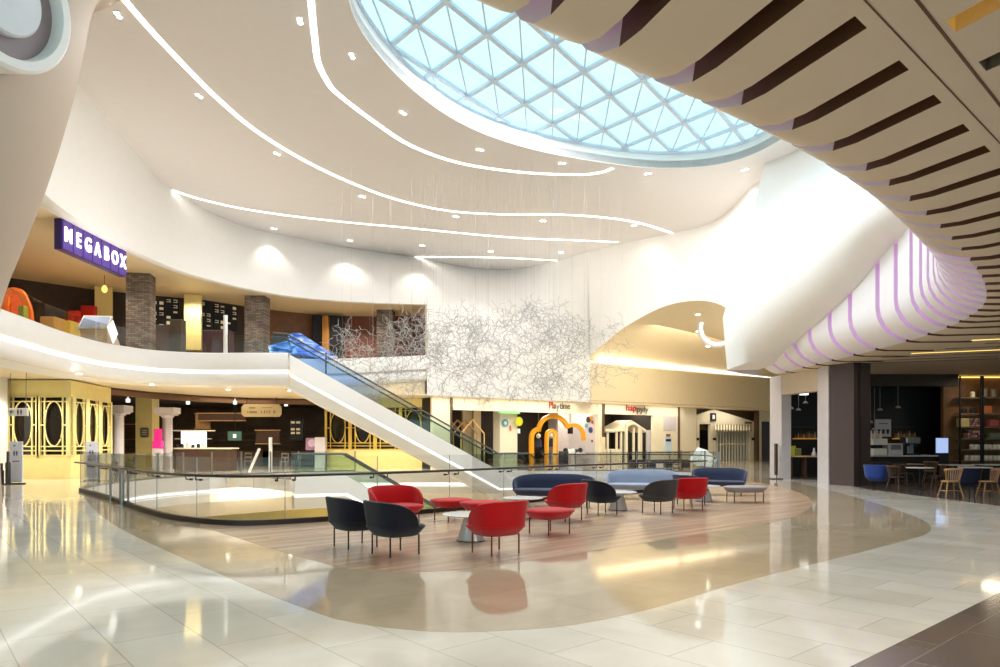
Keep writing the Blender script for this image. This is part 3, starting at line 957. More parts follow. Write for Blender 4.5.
put(lounge_chair('lounge_chair', 0.96, CD, FRED, LEGRED, 'red lounge chair facing us behind the two black lounge chairs', 'chair', arm=0.66), 397, 528, (0.55, -0.83))
put(lounge_chair('lounge_chair', CW, CD, FRED, LEGRED, 'red lounge chair in front beside the nearest white round table', 'chair'), 495.5, 553.5, (-0.60, 0.80))
put(lounge_chair('lounge_chair', CW, CD, FRED, LEGRED, 'red lounge chair between the long navy sofa and the red footstool', 'chair'), 565, 520.5, (-0.66, 0.75))
put(lounge_chair('lounge_chair', CW, CD, FBLACK, LEGBLK, 'black lounge chair at the right end of the nearest navy sofa', 'chair'), 602, 514.5, (0.93, 0.37))
put(lounge_chair('lounge_chair', CW, CD, FGREY, LEGBLK, 'charcoal lounge chair in front of the light blue sofa, left of a red chair', 'chair'), 657.5, 513.3, (-0.70, 0.71))
put(lounge_chair('lounge_chair', CW, CD, FRED, LEGRED, 'red lounge chair on the right, close behind the charcoal one', 'chair'), 688, 510, (-0.25, 0.97))
put(lounge_chair('lounge_chair', CW, CD, FNAVY, LEGBLK, 'navy lounge chair mostly hidden behind the red chair at the right', 'chair'), 691, 505, (0.85, 0.53))
put(lounge_chair('sofa', 2.0, 0.78, FNAVY, LEGBLK, 'navy two-seat sofa nearest us, in front of the glass railing', 'sofa', arm=1.0, htop=0.78), 553, 506.5, (-0.25, -0.97))
put(lounge_chair('sofa', 2.0, 0.78, FBLUE, LEGBLK, 'light blue-grey sofa in the middle of the row by the railing', 'sofa', arm=1.0, htop=0.80), 643, 499, (-0.25, -0.97))
put(lounge_chair('sofa', 1.55, 0.78, FNAVY, LEGBLK, 'navy sofa farthest along the row, behind the grey footstool', 'sofa', arm=0.85, htop=0.80), 719, 495, (-0.35, -0.94))
put(lounge_chair('footstool', 0.80, 0.72, FRED, LEGRED, 'red upholstered footstool between the two red chairs in front', 'footstool', back=False), 549.5, 534, (-0.653, 0.757))
put(lounge_chair('footstool', 0.80, 0.72, FRED, LEGRED, 'left one of the red footstools standing beside the railing', 'footstool', back=False), 451.5, 520.3, (-0.653, 0.757))
put(lounge_chair('footstool', 0.80, 0.72, FRED, LEGRED, 'right one of the red footstools by the railing, partly behind a red chair', 'footstool', back=False), 482, 523.5, (-0.653, 0.757))
put(lounge_chair('footstool', 1.08, 0.72, FPALE, LEGBLK, 'pale grey footstool at the right end of the lounge', 'footstool', back=False), 745, 502.5, (0.1, -1))
def cone_table(label, px, py, r=0.46, h=0.42, rb=0.22):
    p = G(px, py)
    t = empty('round_table', (p.x, p.y, 0.004), 0, label, 'table')
    b = MB(); b.lathe([(r - 0.09, h - 0.028), (r - 0.01, h - 0.014), (r, h - 0.006), (r - 0.004, h), (0.001, h)], (0, 0, 0), 40)
    b.build('table_top', TABLETOP, t, world=False, smooth=True)
    b = MB(); b.lathe([(rb, 0.006), (rb - 0.006, 0.03), (0.105, h - 0.03)], (0, 0, 0), 32)
    b.build('cone_base', CONE, t, world=False, smooth=True)
    b = MB(); b.lathe([(rb + 0.012, 0.0), (rb + 0.012, 0.012)], (0, 0, 0), 32)
    b.build('foot_ring', DARKMETAL, t, world=False, smooth=True)
    return t
cone_table('white round table with cone base, nearest, left of the front red chair', 471, 540.5)
cone_table('white round table in front of the nearest navy sofa', 523, 518, 0.42)
cone_table('white round table with grey cone base beside the light blue sofa', 618, 510, 0.44)
cone_table('white round table with cone base in front of the farthest navy sofa', 704, 501.5, 0.42)
# ================================================================== GLASS RAILINGS
def railing(label, line, step=1.9, h=1.28, base=0.10, hand=0.93, hand_off=0.16, glass_=None, handr=0.028, posts=False, group=None, brackets=True, gap=0.012, z0=0.0, name='glass_railing', capr=0.0, side=1):
    r = empty(name, line[0] + Vector((0, 0, z0)), 0, label, 'railing', group)
    L = arclen(line)
    n = max(1, round(L[-1] / step))
    b = MB()
    for i in range(len(line) - 1):
        pass
    a0, a1 = offset_line(line, 0.05), offset_line(line, -0.05)
    Z = lambda pts, z: [p + Vector((0, 0, z0 + z)) for p in pts]
    b.grid([Z(a0, 0.0), Z(a0, base), Z(a1, base), Z(a1, 0.0)])
    b.build('base_channel', DARKMETAL if not posts else STEEL, r)
    for k in range(n):
        s0, s1 = L[-1] * k / n + gap, L[-1] * (k + 1) / n - gap
        m = max(2, int((s1 - s0) / 0.35) + 1)
        pts = [at_len(line, L, s0 + (s1 - s0) * j / (m - 1))[0] for j in range(m)]
        g = MB(); o0, o1 = offset_line(pts, 0.007), offset_line(pts, -0.007)
        g.grid([Z(o0, base), Z(o0, h), Z(o1, h), Z(o1, base)])
        e0 = [Z(o0, base)[0], Z(o0, h)[0], Z(o1, h)[0], Z(o1, base)[0]]
        e1 = [Z(o0, base)[-1], Z(o0, h)[-1], Z(o1, h)[-1], Z(o1, base)[-1]]
        g.face(e0); g.face(e1[::-1])
        g.build('glass_panel', glass_ or GLASS, r)
        if k < n - 0 and gap > 0.008:
            j = MB(); q, t = at_len(line, L, s0 - gap)
            j.bar(q + Vector((0, 0, z0 + base)), q + Vector((0, 0, z0 + h)), 0.006, 0.016)
            j.build('joint', STEEL, r)
        if posts:
            q, t = at_len(line, L, L[-1] * k / n)
            pb = MB(); pb.box(q + Vector((0, 0, z0 + h / 2)), (0.07, 0.05, h), math.atan2(t.y, t.x))
            pb.build('post', STEEL, r)
    if hand:
        hl = Z(offset_line(line, hand_off * side), hand)
        hb = MB(); hb.tube(hl, handr * 1.5, 8, flat=handr)
        ho = hb.build('handrail', DARKMETAL, r, smooth=True)
        if brackets:
            for k in range(n):
                for ds in (-0.16, 0.16):
                    s = L[-1] * k / n + ds
                    if s < 0.2: continue
                    q, t = at_len(line, L, s)
                    nrm = Vector((-t.y, t.x, 0)) * side
                    bb = MB()
                    bb.tube([q + Vector((0, 0, z0 + hand - 0.09)), q + nrm * hand_off * 0.9 + Vector((0, 0, z0 + hand - 0.085)), q + nrm * hand_off + Vector((0, 0, z0 + hand - 0.02))], 0.014, 6)
                    bb.lathe([(0.035, z0 + hand - 0.11), (0.035, z0 + hand - 0.07)], (q.x + nrm.x * 0.02, q.y + nrm.y * 0.02, 0), 8)
                    br = bb.build('bracket', DARKMETAL, ho, world=False, smooth=True)
                    br.matrix_parent_inverse = Matrix.Identity(4)
    return r
# near edge of the floor opening (handrail on our side)
nl = offset_line(near_line, -0.10)
rail_near = railing('long curved glass railing with dark handrail along the near side of the floor opening', nl, 1.95, hand_off=0.14, side=-1)
# handrail tail with three posts at the left end
hp = MB()
for (x, y, rr) in ((110.5, 501.5, 0.03), (122, 505.5, 0.055), (128, 505.0, 0.03)):
    q = G(x, y)
    hp.tube([q, q + Vector((0, 0, 0.86)), q + Vector((0, 0, 0.90))], rr, 10)
    hp.lathe([(0.16, 0.0), (0.16, 0.02)], (q.x, q.y, 0), 16)
    hp.lathe([(rr, 0.8), (rr * 1.8, 0.9)], (q.x, q.y, 0), 10)
hp.build('end_post', STEEL, rail_near, smooth=True)
# far edge, left part (glass and posts), and right part
fl = [p for p in far_line]
fo = offset_line(fl, -0.12)
iL = [i for i, p in enumerate(fo) if p.x < -7.6]
iR = [i for i, p in enumerate(fo) if p.x > 1.8]
railing('glass railing with steel posts along the far left edge of the floor opening', [fo[i] for i in iL], 1.6, h=1.12, hand=0, posts=True, base=0.06, gap=0.005)
railing('glass railing on the far right edge of the floor opening, behind the sofas', [fo[i] for i in iR], 2.0, h=1.15, hand=0.92, posts=True, base=0.06, gap=0.005, side=1, brackets=False)
# balcony glass on the upper storey
bl = offset_line(E2, 0.2)
i0 = [i for i, p in enumerate(bl) if p.y > 17]
railing('clear glass balustrade along the upper left balcony', [bl[i] for i in i0], 1.5, h=0.85, base=0.0, hand=0, gap=0.006, z0=ZT)
# ================================================================== ESCALATORS
def escalator(label, T, B, width, ztop, zbot, panel_h, flat_top, flat_bot, tint_top, drop=0.0, led=True, glass_h=0.95):
    """T, B plan ends of the near side; balustrade skirts at ztop / zbot"""
    T, B = Vector((T[0], T[1], 0)), Vector((B[0], B[1], 0))
    d = (B - T).normalized(); n = Vector((-d.y, d.x, 0))
    r = empty('escalator', Vector((B.x, B.y, zbot)), 0, label, 'escalator')
    prof = [(T - d * flat_top, ztop), (T, ztop), (B, zbot), (B + d * flat_bot, zbot)]
    L = (B - T).length
    sl = (zbot - ztop) / L
    def side(off, th, nm):
        b = MB()
        rows = []
        for o in (off, off + th):
            top = [p + n * o + Vector((0, 0, z)) for p, z in prof]
            # lower edge: the panel keeps its vertical depth
            bot = [p + n * o + Vector((0, 0, z - panel_h)) for p, z in prof]
            rows.append((top, bot))
        b.grid([rows[0][1], rows[0][0], rows[1][0], rows[1][1]])
        b.grid([rows[0][1], rows[1][1]])
        for e in (0, -1):
            b.face([rows[0][0][e], rows[1][0][e], rows[1][1][e], rows[0][1][e]])
        return b.build(nm, WHITE, r)
    side(0, 0.3, 'side_panel'); side(width - 0.3, 0.3, 'side_panel')
    un = MB()
    bot = [p + Vector((0, 0, z - panel_h - 0.16)) for p, z in prof]
    un.grid([[p + n * 0.12 for p in bot], [p + n * 0.1 + Vector((0, 0, 0.17)) for p in bot]])
    un.grid([[p + n * 0.12 for p in bot], [p + n * 0.45 + Vector((0, 0, -0.5)) for p in bot], [p + n * (width - 0.45) + Vector((0, 0, -0.5)) for p in bot], [p + n * (width - 0.12) for p in bot]])
    un.build('underside', WHITE, r)
    if led:
        lb = MB(); lb.tube([p + n * 0.06 + Vector((0, 0, z - panel_h - 0.06)) for p, z in prof], 0.06, 6)
        lb.build('light_strip', LEDSOFT, r)
    # steps
    st = MB()
    ns_ = int(L / 0.4)
    for k in range(ns_):
        p = T + d * (L * (k + 0.5) / ns_) + n * (width / 2)
        z = ztop + sl * L * (k + 0.5) / ns_
        st.box(p + Vector((0, 0, z - 0.5)), (0.4, width - 0.6, 0.5), math.atan2(d.y, d.x))
    st.build('step_band', STEEL, r)
    for off in (0.2, width - 0.2):
        gb = MB()
        sk = [p + n * off + Vector((0, 0, z)) for p, z in prof]
        tp = [p + Vector((0, 0, glass_h)) for p in sk]
        # split the balustrade so the upper part can carry the painted blue reflection
        k = 0.42
        m0, m1 = sk[1].lerp(sk[2], k), tp[1].lerp(tp[2], k)
        end = []
        c_ = sk[3] + Vector((0, 0, glass_h / 2))
        for a in (80, 55, 30, 5, -20, -45, -70, -90):
            end.append(c_ + d * (glass_h / 2 * math.cos(R(a))) + Vector((0, 0, glass_h / 2 * math.sin(R(a)))))
        gb.face([sk[0], sk[1], m0, m1, tp[1], tp[0]])
        gb.build('glass_balustrade', tint_top, r)
        gb = MB(); gb.face([m0, sk[2], sk[3]] + end[::-1] + [tp[3], tp[2], m1])
        gb.build('glass_balustrade', GLASSG, r)
        hb = MB(); hb.tube([tp[0], tp[1], tp[2], tp[3]] + end, 0.045, 8)
        hb.build('handrail', MATS.get('handrail_grey') or mat('handrail_grey', (74, 78, 74), 0.4), r, smooth=True)
        cb = MB(); cb.tube(sk, 0.03, 6)
        cb.build('deck_trim', STEEL, r)
    return r
def U2(a): return Vector((a[0], a[1], 0))
Tp, Bp = P(287, 0, 33.0), P(500, 0, 37.2)
escalator('long escalator rising from the far floor up to the upper left balcony', (Tp.x, Tp.y), (Bp.x, Bp.y), 1.7, 5.85, 0.02, 0.9, 0.6, 1.7, GLASSB)
lowT, lowB = P(347, 0, 30.0), P(446, 0, 31.6)
dq = (lowB - lowT); dq.z = 0; dq.normalize()
escalator('lower escalator going down into the floor opening', (lowT.x, lowT.y), (lowT.x + dq.x * 7.6, lowT.y + dq.y * 7.6), 1.7, 0.12, -4.4, 0.75, 2.2, 1.0, GLASSG, led=True, glass_h=0.95)
# landing slab that carries the top of the lower escalator
ld = MB(); a = U2(lowT); n_ = Vector((-dq.y, dq.x, 0))
ld.poly([a - dq * 0.2 + n_ * 0.02, a - dq * 0.2 + n_ * 1.68, a - dq * 3 + n_ * 6.5, a - dq * 5 + n_ * 5.5, a - dq * 2.4 + n_ * 0.02], -0.5, 0.0)
tag(ld.build('floor_escalator_landing', STONE), kind='structure')
# ================================================================== HANGING BRANCH SCULPTURE
sc_loc = Vector((0.0, 30.0, 5.0))
hs = empty('hanging_sculpture', sc_loc, 0, 'wide hanging sculpture of fine white branching wires over the floor opening', 'sculpture')
rs = random.Random(11)
def dens(px, py):
    """outline of the cloud in the photograph's frame: (centre x, centre y, radius x, radius y, weight)"""
    return None
blobs = [(385, 345, 52, 24, 1.0, 30), (352, 348, 22, 18, 0.5, 29), (420, 335, 40, 22, 0.8, 31), (470, 345, 60, 30, 1.5, 30), (530, 345, 60, 40, 1.9, 29.5), (585, 358, 45, 36, 1.2, 31), (500, 378, 80, 22, 1.1, 30), (430, 376, 70, 20, 0.9, 31), (545, 322, 35, 22, 0.6, 30), (480, 325, 30, 18, 0.5, 30), (600, 335, 30, 18, 0.4, 30), (560, 382, 45, 16, 0.6, 29)]
tw = sum(b_[4] for b_ in blobs)
def strand(mb, p, d, depth, r):
    ln = rs.uniform(0.2, 0.34)
    q = p + d * ln
    if q.z < 3.0: q.z = 3.0
    mb.bar(p, q, r * 2, r * 2)
    if depth <= 0: return
    side = d.cross(Vector((rs.uniform(-1, 1), rs.uniform(-1, 1), rs.uniform(-1, 1))))
    if side.length < 1e-3: return
    side.normalize()
    br = 2 if rs.random() < 0.62 else 1
    for k in range(br):
        sgn = 1 if k == 0 else -1
        strand(mb, q, (d * 0.5 + side * sgn * 0.87).normalized(), depth - 1, r)
tops = []
rest = MB()
for i in range(360):
    u = rs.uniform(0, tw); k = 0
    while u > blobs[k][4]: u -= blobs[k][4]; k += 1
    x, y, rx, ry, _, dy = blobs[k]
    while True:
        a, b_ = rs.uniform(-1, 1), rs.uniform(-1, 1)
        if a * a + b_ * b_ < 1: break
    p = P(x + a * rx, y + b_ * ry, dy + rs.uniform(-1.6, 1.8))
    d = Vector((rs.uniform(-1, 1), rs.uniform(-1, 1), rs.uniform(-0.8, 0.8))).normalized()
    mb = MB() if i < 95 else rest
    for t in range(3):
        ax = Vector((rs.uniform(-1, 1), rs.uniform(-1, 1), rs.uniform(-1, 1))).normalized()
        dd = (Matrix.Rotation(t * 2 * PI / 3, 3, ax) @ d).normalized()
        strand(mb, p, dd, 2, 0.0058)
    if i < 95: mb.build('branch', STRANDMAT, hs)
    tops.append(p)
tag(rest.build('branch_tangle', STRANDMAT, hs), kind='stuff')
for i, p in enumerate(tops[::5]):
    b = MB(); b.tube([p, Vector((p.x, p.y, HC))], 0.0025, 4); b.build('suspension_wire', WIRE, hs)
# ================================================================== SHOP ROW UNDER THE BACK FASCIA
SO = 0.9
def sp(px, py, off=0.0):
    """point on the shop-front plane (moved back by off) seen at photo position"""
    w = Wat(px, SO + off)
    return Vector((w.x, w.y, EYE + (HZ - py) / F * w.y))
def sw(px, off=0.0):
    return Wat(px, SO + off)
WA = math.atan2(WD.y, WD.x)
def pan(mb, px0, px1, z0, z1, off=0.0, th=0.2, mi=0):
    a, b = sw(px0, off), sw(px1, off)
    mb.poly([a, b, b + WN * th, a + WN * th], z0, z1, mi=mi)
def front(name, pts3, th, m, parent=None, holes=(), **kw):
    """upright slab from points lying on a plane parallel to the shop fronts"""
    mb = MB()
    o = Vector(pts3[0])
    loc = lambda p: Vector(((p - o).dot(WD), p.z, 0))
    loops = [[loc(p) for p in pts3]] + [[loc(p) for p in h] for h in holes]
    tris = tessellate_polygon(loops)
    flat = [p for l in [pts3] + list(holes) for p in l]
    f_ = [mb.bm.verts.new(p) for p in flat]; b_ = [mb.bm.verts.new(Vector(p) + WN * th) for p in flat]
    for a, b, c in tris:
        try:
            mb.bm.faces.new((f_[a], f_[b], f_[c])); mb.bm.faces.new((b_[c], b_[b], b_[a]))
        except ValueError: pass
    i0 = 0
    for l in [pts3] + list(holes):
        n = len(l)
        for i in range(n):
            a, b = i0 + i, i0 + (i + 1) % n
            try: mb.bm.faces.new((f_[a], f_[b], b_[b], b_[a]))
            except ValueError: pass
        i0 += n
    return mb.build(name, m, parent, **kw)
FS = 4.28
wl_ = MB()
pan(wl_, 432, 452, 0, FS); pan(wl_, 453, 598, sp(525, 412).z, FS); pan(wl_, 598, 602.4, 0, FS, -0.05, 0.3); pan(wl_, 605, 679, sp(640, 415).z, FS)
pan(wl_, 653, 679, 0, FS, 0.02); pan(wl_, 680, 696.5, 0, FS); pan(wl_, 759, 775, 0, FS)
tag(wl_.build('wall_shopfront', CREAM), kind='structure')
lo = MB()
for px in (451.7, 679.6): pan(lo, px - 0.5, px + 0.5, 0, FS, -0.12, 0.15)
pan(lo, 602.4, 604.6, sp(603, 437).z, FS, -0.1, 0.3); pan(lo, 757, 759.2, 0, FS, -0.12, 0.3)
tag(lo.build('trim_2', mat('dark_brown_trim', (96, 72, 48), 0.5)), kind='structure')
pl = MB(); pan(pl, 601, 605.4, 0, sp(603, 437).z, -0.14, 0.35)
tag(pl.build('wall_shopfront_plinth', SOFFIT), kind='structure')
iw = MB(); lp_ = MB()
pan(iw, 395, 600, 0, FS, 6.0); pan(iw, 600, 660, 0, FS, 5.0); pan(iw, 690, 775, 0, FS, 3.5)
for px in (432, 599, 655, 690, 764):
    a = sw(px, 0.2); (lp_ if px == 599 else iw).poly([a, a + WN * 6, a + WN * 6 + WD * 0.15, a + WD * 0.15], 0, FS)
tag(lp_.build('wall_playroom_side', LILAC), kind='structure')
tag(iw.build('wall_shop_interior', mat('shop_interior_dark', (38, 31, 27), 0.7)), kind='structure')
cl = MB(); a, b = sw(395, -0.9), sw(800, -0.9); cl.poly([a + WN * 0.03, b + WN * 0.03, b + WN * 10, a + WN * 10], FS, FS + 0.1)
tag(cl.build('ceiling_shops', SOFFIT), kind='structure')
gw = MB(); pan(gw, 558, 599, 0, FS, 3.5); tag(gw.build('wall_playroom', LILAC), kind='structure')
yw = MB(); pan(yw, 463, 472, 0, FS, 4.0); pan(yw, 474, 481, 0, FS, 3.6); tag(yw.build('wall_playroom_pier', SOFFIT), kind='structure')
cw = MB(); pan(cw, 500, 517.3, 0, FS, 0.5, 0.8); tag(cw.build('wall_playroom_column', CREAM), kind='structure')
# painted signs
def sign(label, a_px, b_px, y, segs, size, off=-0.02):
    a, b = sp(a_px, y, off), sp(b_px, y, off)
    r = empty('shop_sign', (a + b) / 2, 0, label, 'sign')
    x = 0.0; made = []
    for body, m, wdt in segs:
        o = text('letters', body, m, None, size, 0.02, Matrix.Identity(4), bold=0.008)
        xs = [v.co.x for v in o.data.vertices]; ys = [v.co.y for v in o.data.vertices]
        made.append((o, min(xs), max(xs))); x += max(xs) - min(xs) + 0.05
    tot = x - 0.05; L = (b - a).length; k = L / tot; x = 0.0
    for (o, x0, x1), (body, m, wdt) in zip(made, segs):
        drop = -0.12 * size if body in ('y', 'py', 'ly') else 0.0
        o.data.transform(Matrix.Translation((x - x0, drop, 0)))
        o.data.transform(face_matrix(a - WN * 0.02, WD) @ Matrix.Diagonal(Vector((k, 1, 1, 1))))
        attach(o, r, True); x += x1 - x0 + 0.05
    return r
SRED = mat('sign_red', (190, 50, 44), 0.5); SGREY = mat('sign_grey_brown', (108, 96, 72), 0.5); STEAL = mat('sign_blue_green', (96, 130, 130), 0.5); SGREEN = mat('sign_olive_green', (120, 130, 84), 0.5); SDK = mat('sign_dark_red', (110, 44, 36), 0.5)
sign('red and grey lettered sign above the cloud-shaped orange arch', 549, 570, 405.5, [('P', SRED, 0.16), ('l', SRED, 0.07), ('a', SDK, 0.13), ('y', STEAL, 0.14), ('time', SGREY, 0.5)], 0.62)
sign('red and grey-green lettered sign above the small gabled porch', 626, 648.5, 407.8, [('hap', SRED, 0.45), ('py', SGREY, 0.27), ('ly', SGREEN, 0.28)], 0.62)
# faint wavy line along the first sign board
wv = MB()
pts = []
for i in range(60):
    px = 453 + i * 1.55
    pts.append(sp(px, 402.5 + 2.2 * math.sin(i * 0.45) , -0.015))
wv.tube(pts, 0.018, 4)
tag(wv.build('wavy_sign_line', SOFFIT), 'thin wavy line decoration on the cream board over the play shop', 'decoration')
# green canopy strip, round signs on the column
gs = MB(); pan(gs, 500.5, 520, sp(508, 413.6).z, sp(508, 411).z, -0.25, 0.25)
tag(gs.build('green_sign_strip', mat('green_strip', (130, 200, 120), 0.4, emit=(130, 210, 120), es=0.5)), 'small green lit strip over the white column of the play shop', 'sign')
def disc(label, px, py, r, m, off, name='round_sign', inner=None):
    c_ = sp(px, py, off)
    o = empty(name, c_, 0, label, 'sign')
    M_ = Matrix.Translation(c_) @ (-WN).to_track_quat('Z', 'Y').to_matrix().to_4x4()
    b = MB(); b.lathe([(r, 0.0), (r, 0.05), (r - 0.02, 0.06), (0.001, 0.06)], (0, 0, 0), 28); b.bm.transform(M_); b.build('disc', m, o)
    if inner:
        b = MB(); b.lathe([(r * 0.5, 0.06), (r * 0.45, 0.075), (0.001, 0.075)], (0, 0, 0), 20); b.bm.transform(M_); b.build('emblem', inner, o)
    return o
BLUEP = mat('sky_blue_paint', (80, 160, 190), 0.4); LIMEP = mat('lime_yellow_paint', (206, 204, 40), 0.4); CORAL = mat('coral_paint', (214, 120, 80), 0.4)
disc('round sky-blue sign on the white column of the play shop', 505, 423, 0.24, BLUEP, 0.48, inner=CREAM)
disc('round lime-yellow sign standing out from the white column', 518.6, 421.5, 0.30, LIMEP, 0.3)
b = MB(); c_ = sp(510.5, 428, 0.45); b.box(c_, (0.12, 0.03, 0.34), WA); tag(b.build('wall_sticker', CORAL, bevel=0.01), 'small coral sticker on the white column under the blue sign', 'sticker')
b = MB(); c_ = sp(518.8, 431, 0.32); b.box(c_, (0.2, 0.03, 0.3), WA); tag(b.build('notice_card', WHITE, bevel=0.01), 'small white card under the lime-yellow round sign', 'notice')
# house-shaped timber frame
hf = empty('play_house', sw(467, 0.6), 0, 'house-shaped light timber frame beside the escalator in the play shop', 'play house')
dx = 1.7
for k in range(4):
    oq = sp(461 + 0 * k, 448, 0.6 + 0.0) + WN * (0.42 * k) - WD * (0.30 * k)
    base = Vector((oq.x, oq.y, 0))
    L0, R0 = base, base + WD * dx
    ze, za = 2.15, 3.0
    b = MB()
    for a_, b_ in ((L0, L0 + Vector((0, 0, ze))), (R0, R0 + Vector((0, 0, ze))), (L0 + Vector((0, 0, ze)), (L0 + R0) / 2 + Vector((0, 0, za))), (R0 + Vector((0, 0, ze)), (L0 + R0) / 2 + Vector((0, 0, za)))):
        b.bar(a_, b_, 0.07, 0.07)
    b.build('gable_frame', OAK if k else mat('honey_timber', (222, 176, 104), 0.5), hf)
# orange cloud arch and inner arch
def strip_path(name, pix, off, th, dp, m, parent):
    line = smoothline([sp(x, y, off) for x, y in pix], 6)
    b = MB(); rows = []
    for i, p in enumerate(line):
        a_, c_ = line[max(0, i - 1)], line[min(len(line) - 1, i + 1)]
        t = (c_ - a_).normalized(); n = t.cross(WN).normalized()
        rows.append([p + n * th / 2, p + n * th / 2 + WN * dp, p - n * th / 2 + WN * dp, p - n * th / 2])
    vv = b.grid(rows, closed_u=True)
    b.bm.faces.new(vv[0]); b.bm.faces.new(vv[-1][::-1])
    return b.build(name, m, parent, smooth=True, angle=40)
ca = empty('cloud_arch', sw(555, 0.5), 0, 'large orange cloud-shaped arch at the play shop entrance', 'arch')
zf = 466.2
strip_path('large_lobe', [(539.3, 430.5), (540.5, 425.5), (544, 420), (549, 417), (554.5, 416.2), (560, 417.6), (565, 421.5), (568.5, 427)], 0.45, 0.28, 0.2, ORANGE, ca)
strip_path('left_lobe', [(532.6, zf), (532.4, 450), (532.4, 438), (533.6, 433), (537, 429.8), (541, 429.4)], 0.45, 0.28, 0.2, ORANGE, ca)
strip_path('right_lobe', [(567.5, 427), (572, 425.3), (577, 425.6), (581.5, 428.5), (584, 433), (584.6, 440.5)], 0.45, 0.24, 0.2, ORANGE, ca)
ia = empty('arch', sw(552, 0.5), 0, 'slim yellow-orange round-topped arch standing inside the cloud arch', 'arch')
strip_path('hoop', [(547.2, zf), (547.2, 445), (547.4, 435), (549, 431.2), (552.2, 429.8), (555.4, 431.2), (557, 435), (557.2, 445), (557.2, zf)], 0.42, 0.13, 0.22, ORANGE, ia)
strip_path('inner_trim', [(548.3, zf), (548.3, 445), (548.5, 436), (549.7, 432.8), (552.2, 431.6), (554.7, 432.8), (555.9, 436), (556, 445), (556, zf)], 0.40, 0.05, 0.3, mat('pale_orange_trim', (250, 206, 110), 0.4), ia)
# figures of blue outfits with white heads behind the arch: hanging costumes
for px, lab in ((538.5, 'white ball lamp over a navy cloth hanging inside the cloud arch, left one'), (551.5, 'white ball lamp over a grey-blue cloth hanging inside the slim arch')):
    c_ = sp(px, 436, 1.2)
    o = empty('ball_lamp_mobile', c_, 0, lab, 'mobile')
    b = MB(); b.lathe([(0.001, c_.z - 0.17), (0.12, c_.z - 0.12), (0.17, c_.z), (0.12, c_.z + 0.12), (0.001, c_.z + 0.17)], (c_.x, c_.y, 0), 16, caps=False); b.build('ball', CREAM, o, smooth=True)
    b = MB(); b.lathe([(0.22, c_.z - 0.75), (0.2, c_.z - 0.4), (0.1, c_.z - 0.17)], (c_.x, c_.y, 0), 10); b.build('cloth', FNAVY, o, smooth=True)
    b = MB(); b.tube([c_ + Vector((0, 0, 0.17)), Vector((c_.x, c_.y, FS))], 0.01, 5); b.build('cord', WIRE, o)
# decals: coloured dots on the white side wall
cols_ = [NIGHT, ORANGE, BLUEP, REDLAC, mat('deep_blue_dot', (50, 70, 130), 0.5), NIGHT]
for i, (px, py, r_) in enumerate(((588.5, 419.5, 0.17), (591, 418, 0.10), (586.5, 425.5, 0.12), (592.5, 422, 0.08), (590.8, 430, 0.16), (592.3, 441, 0.06))):
    a0_ = sw(599, 0.2); k_ = (px - 500) / F; s_ = (k_ * a0_.y - a0_.x) / (WN.x - k_ * WN.y); c_ = a0_ + WN * s_ - WD * 0.01; c_.z = EYE + (HZ - py) / F * c_.y
    b = MB(); b.lathe([(r_ * 1.3, 0), (r_ * 1.3, 0.03), (0.001, 0.03)], (0, 0, 0), 18); b.bm.transform(Matrix.Translation(c_) @ (-WD).to_track_quat('Z', 'Y').to_matrix().to_4x4())
    tag(b.build('wall_dot', cols_[i]), ['large black dot on the grey playroom wall, upper right of the cloud arch', 'orange dot beside the large black dot on the playroom wall', 'sky-blue dot left of the others on the playroom wall', 'small red dot at the right of the cluster on the playroom wall', 'deep blue dot lowest of the cluster on the playroom wall', 'tiny black dot low on the grey playroom wall'][i], 'wall decal', 'dots on the playroom wall')
# low counter and toy tables beyond the railing
b = MB(); c_ = sw(563.5, -0.3); b.box((c_.x, c_.y, 0.5), (0.5, 0.45, 1.0), WA); tag(b.build('counter_post', CHARCOAL, bevel=0.02), 'dark square stand in front of the right side of the cloud arch', 'stand')
tt_ = empty('play_table', sw(573, 1.5), 0, 'low white play table on the right inside the play shop', 'table')
c_ = sw(573, 1.5); b = MB(); b.lathe([(0.9, 0.78), (0.92, 0.83), (0.9, 0.86), (0.001, 0.86)], (c_.x, c_.y, 0), 28); b.build('table_top', WHITE, tt_)
b = MB(); b.lathe([(0.35, 0.0), (0.12, 0.08), (0.1, 0.79)], (c_.x, c_.y, 0), 16); b.build('pedestal', WHITE, tt_)
for i, (dx_, r_, m) in enumerate(((-0.68, 0.18, NIGHT), (-0.32, 0.13, WHITE), (0.0, 0.15, WHITE), (0.32, 0.13, FGREY), (0.68, 0.18, NIGHT))):
    q = c_ + WD * dx_; b = MB()
    b.lathe([(0.001, 0.865), (r_ * 0.75, 0.865 + r_ * 0.3), (r_, 0.865 + r_), (r_ * 0.75, 0.865 + r_ * 1.7), (0.001, 0.865 + r_ * 2)], (q.x, q.y, 0), 14, caps=False)
    tag(b.build('toy_ball', m, smooth=True), ['dark ball at the left end of the white play table', 'small white ball second from the left on the play table', 'white ball in the middle of the play table', 'grey ball second from the right on the play table', 'dark ball at the right end of the white play table'][i], 'ball', 'balls on the play table')
b = MB(); c_ = sp(570.3, 430, 2.5); b.box((c_.x, c_.y, c_.z), (0.28, 0.28, 0.55), WA); b.bar(c_, Vector((c_.x, c_.y, FS)), 0.03, 0.03)
tag(b.build('hanging_speaker', NIGHT), 'black box hanging from the ceiling under the cloud arch', 'speaker')
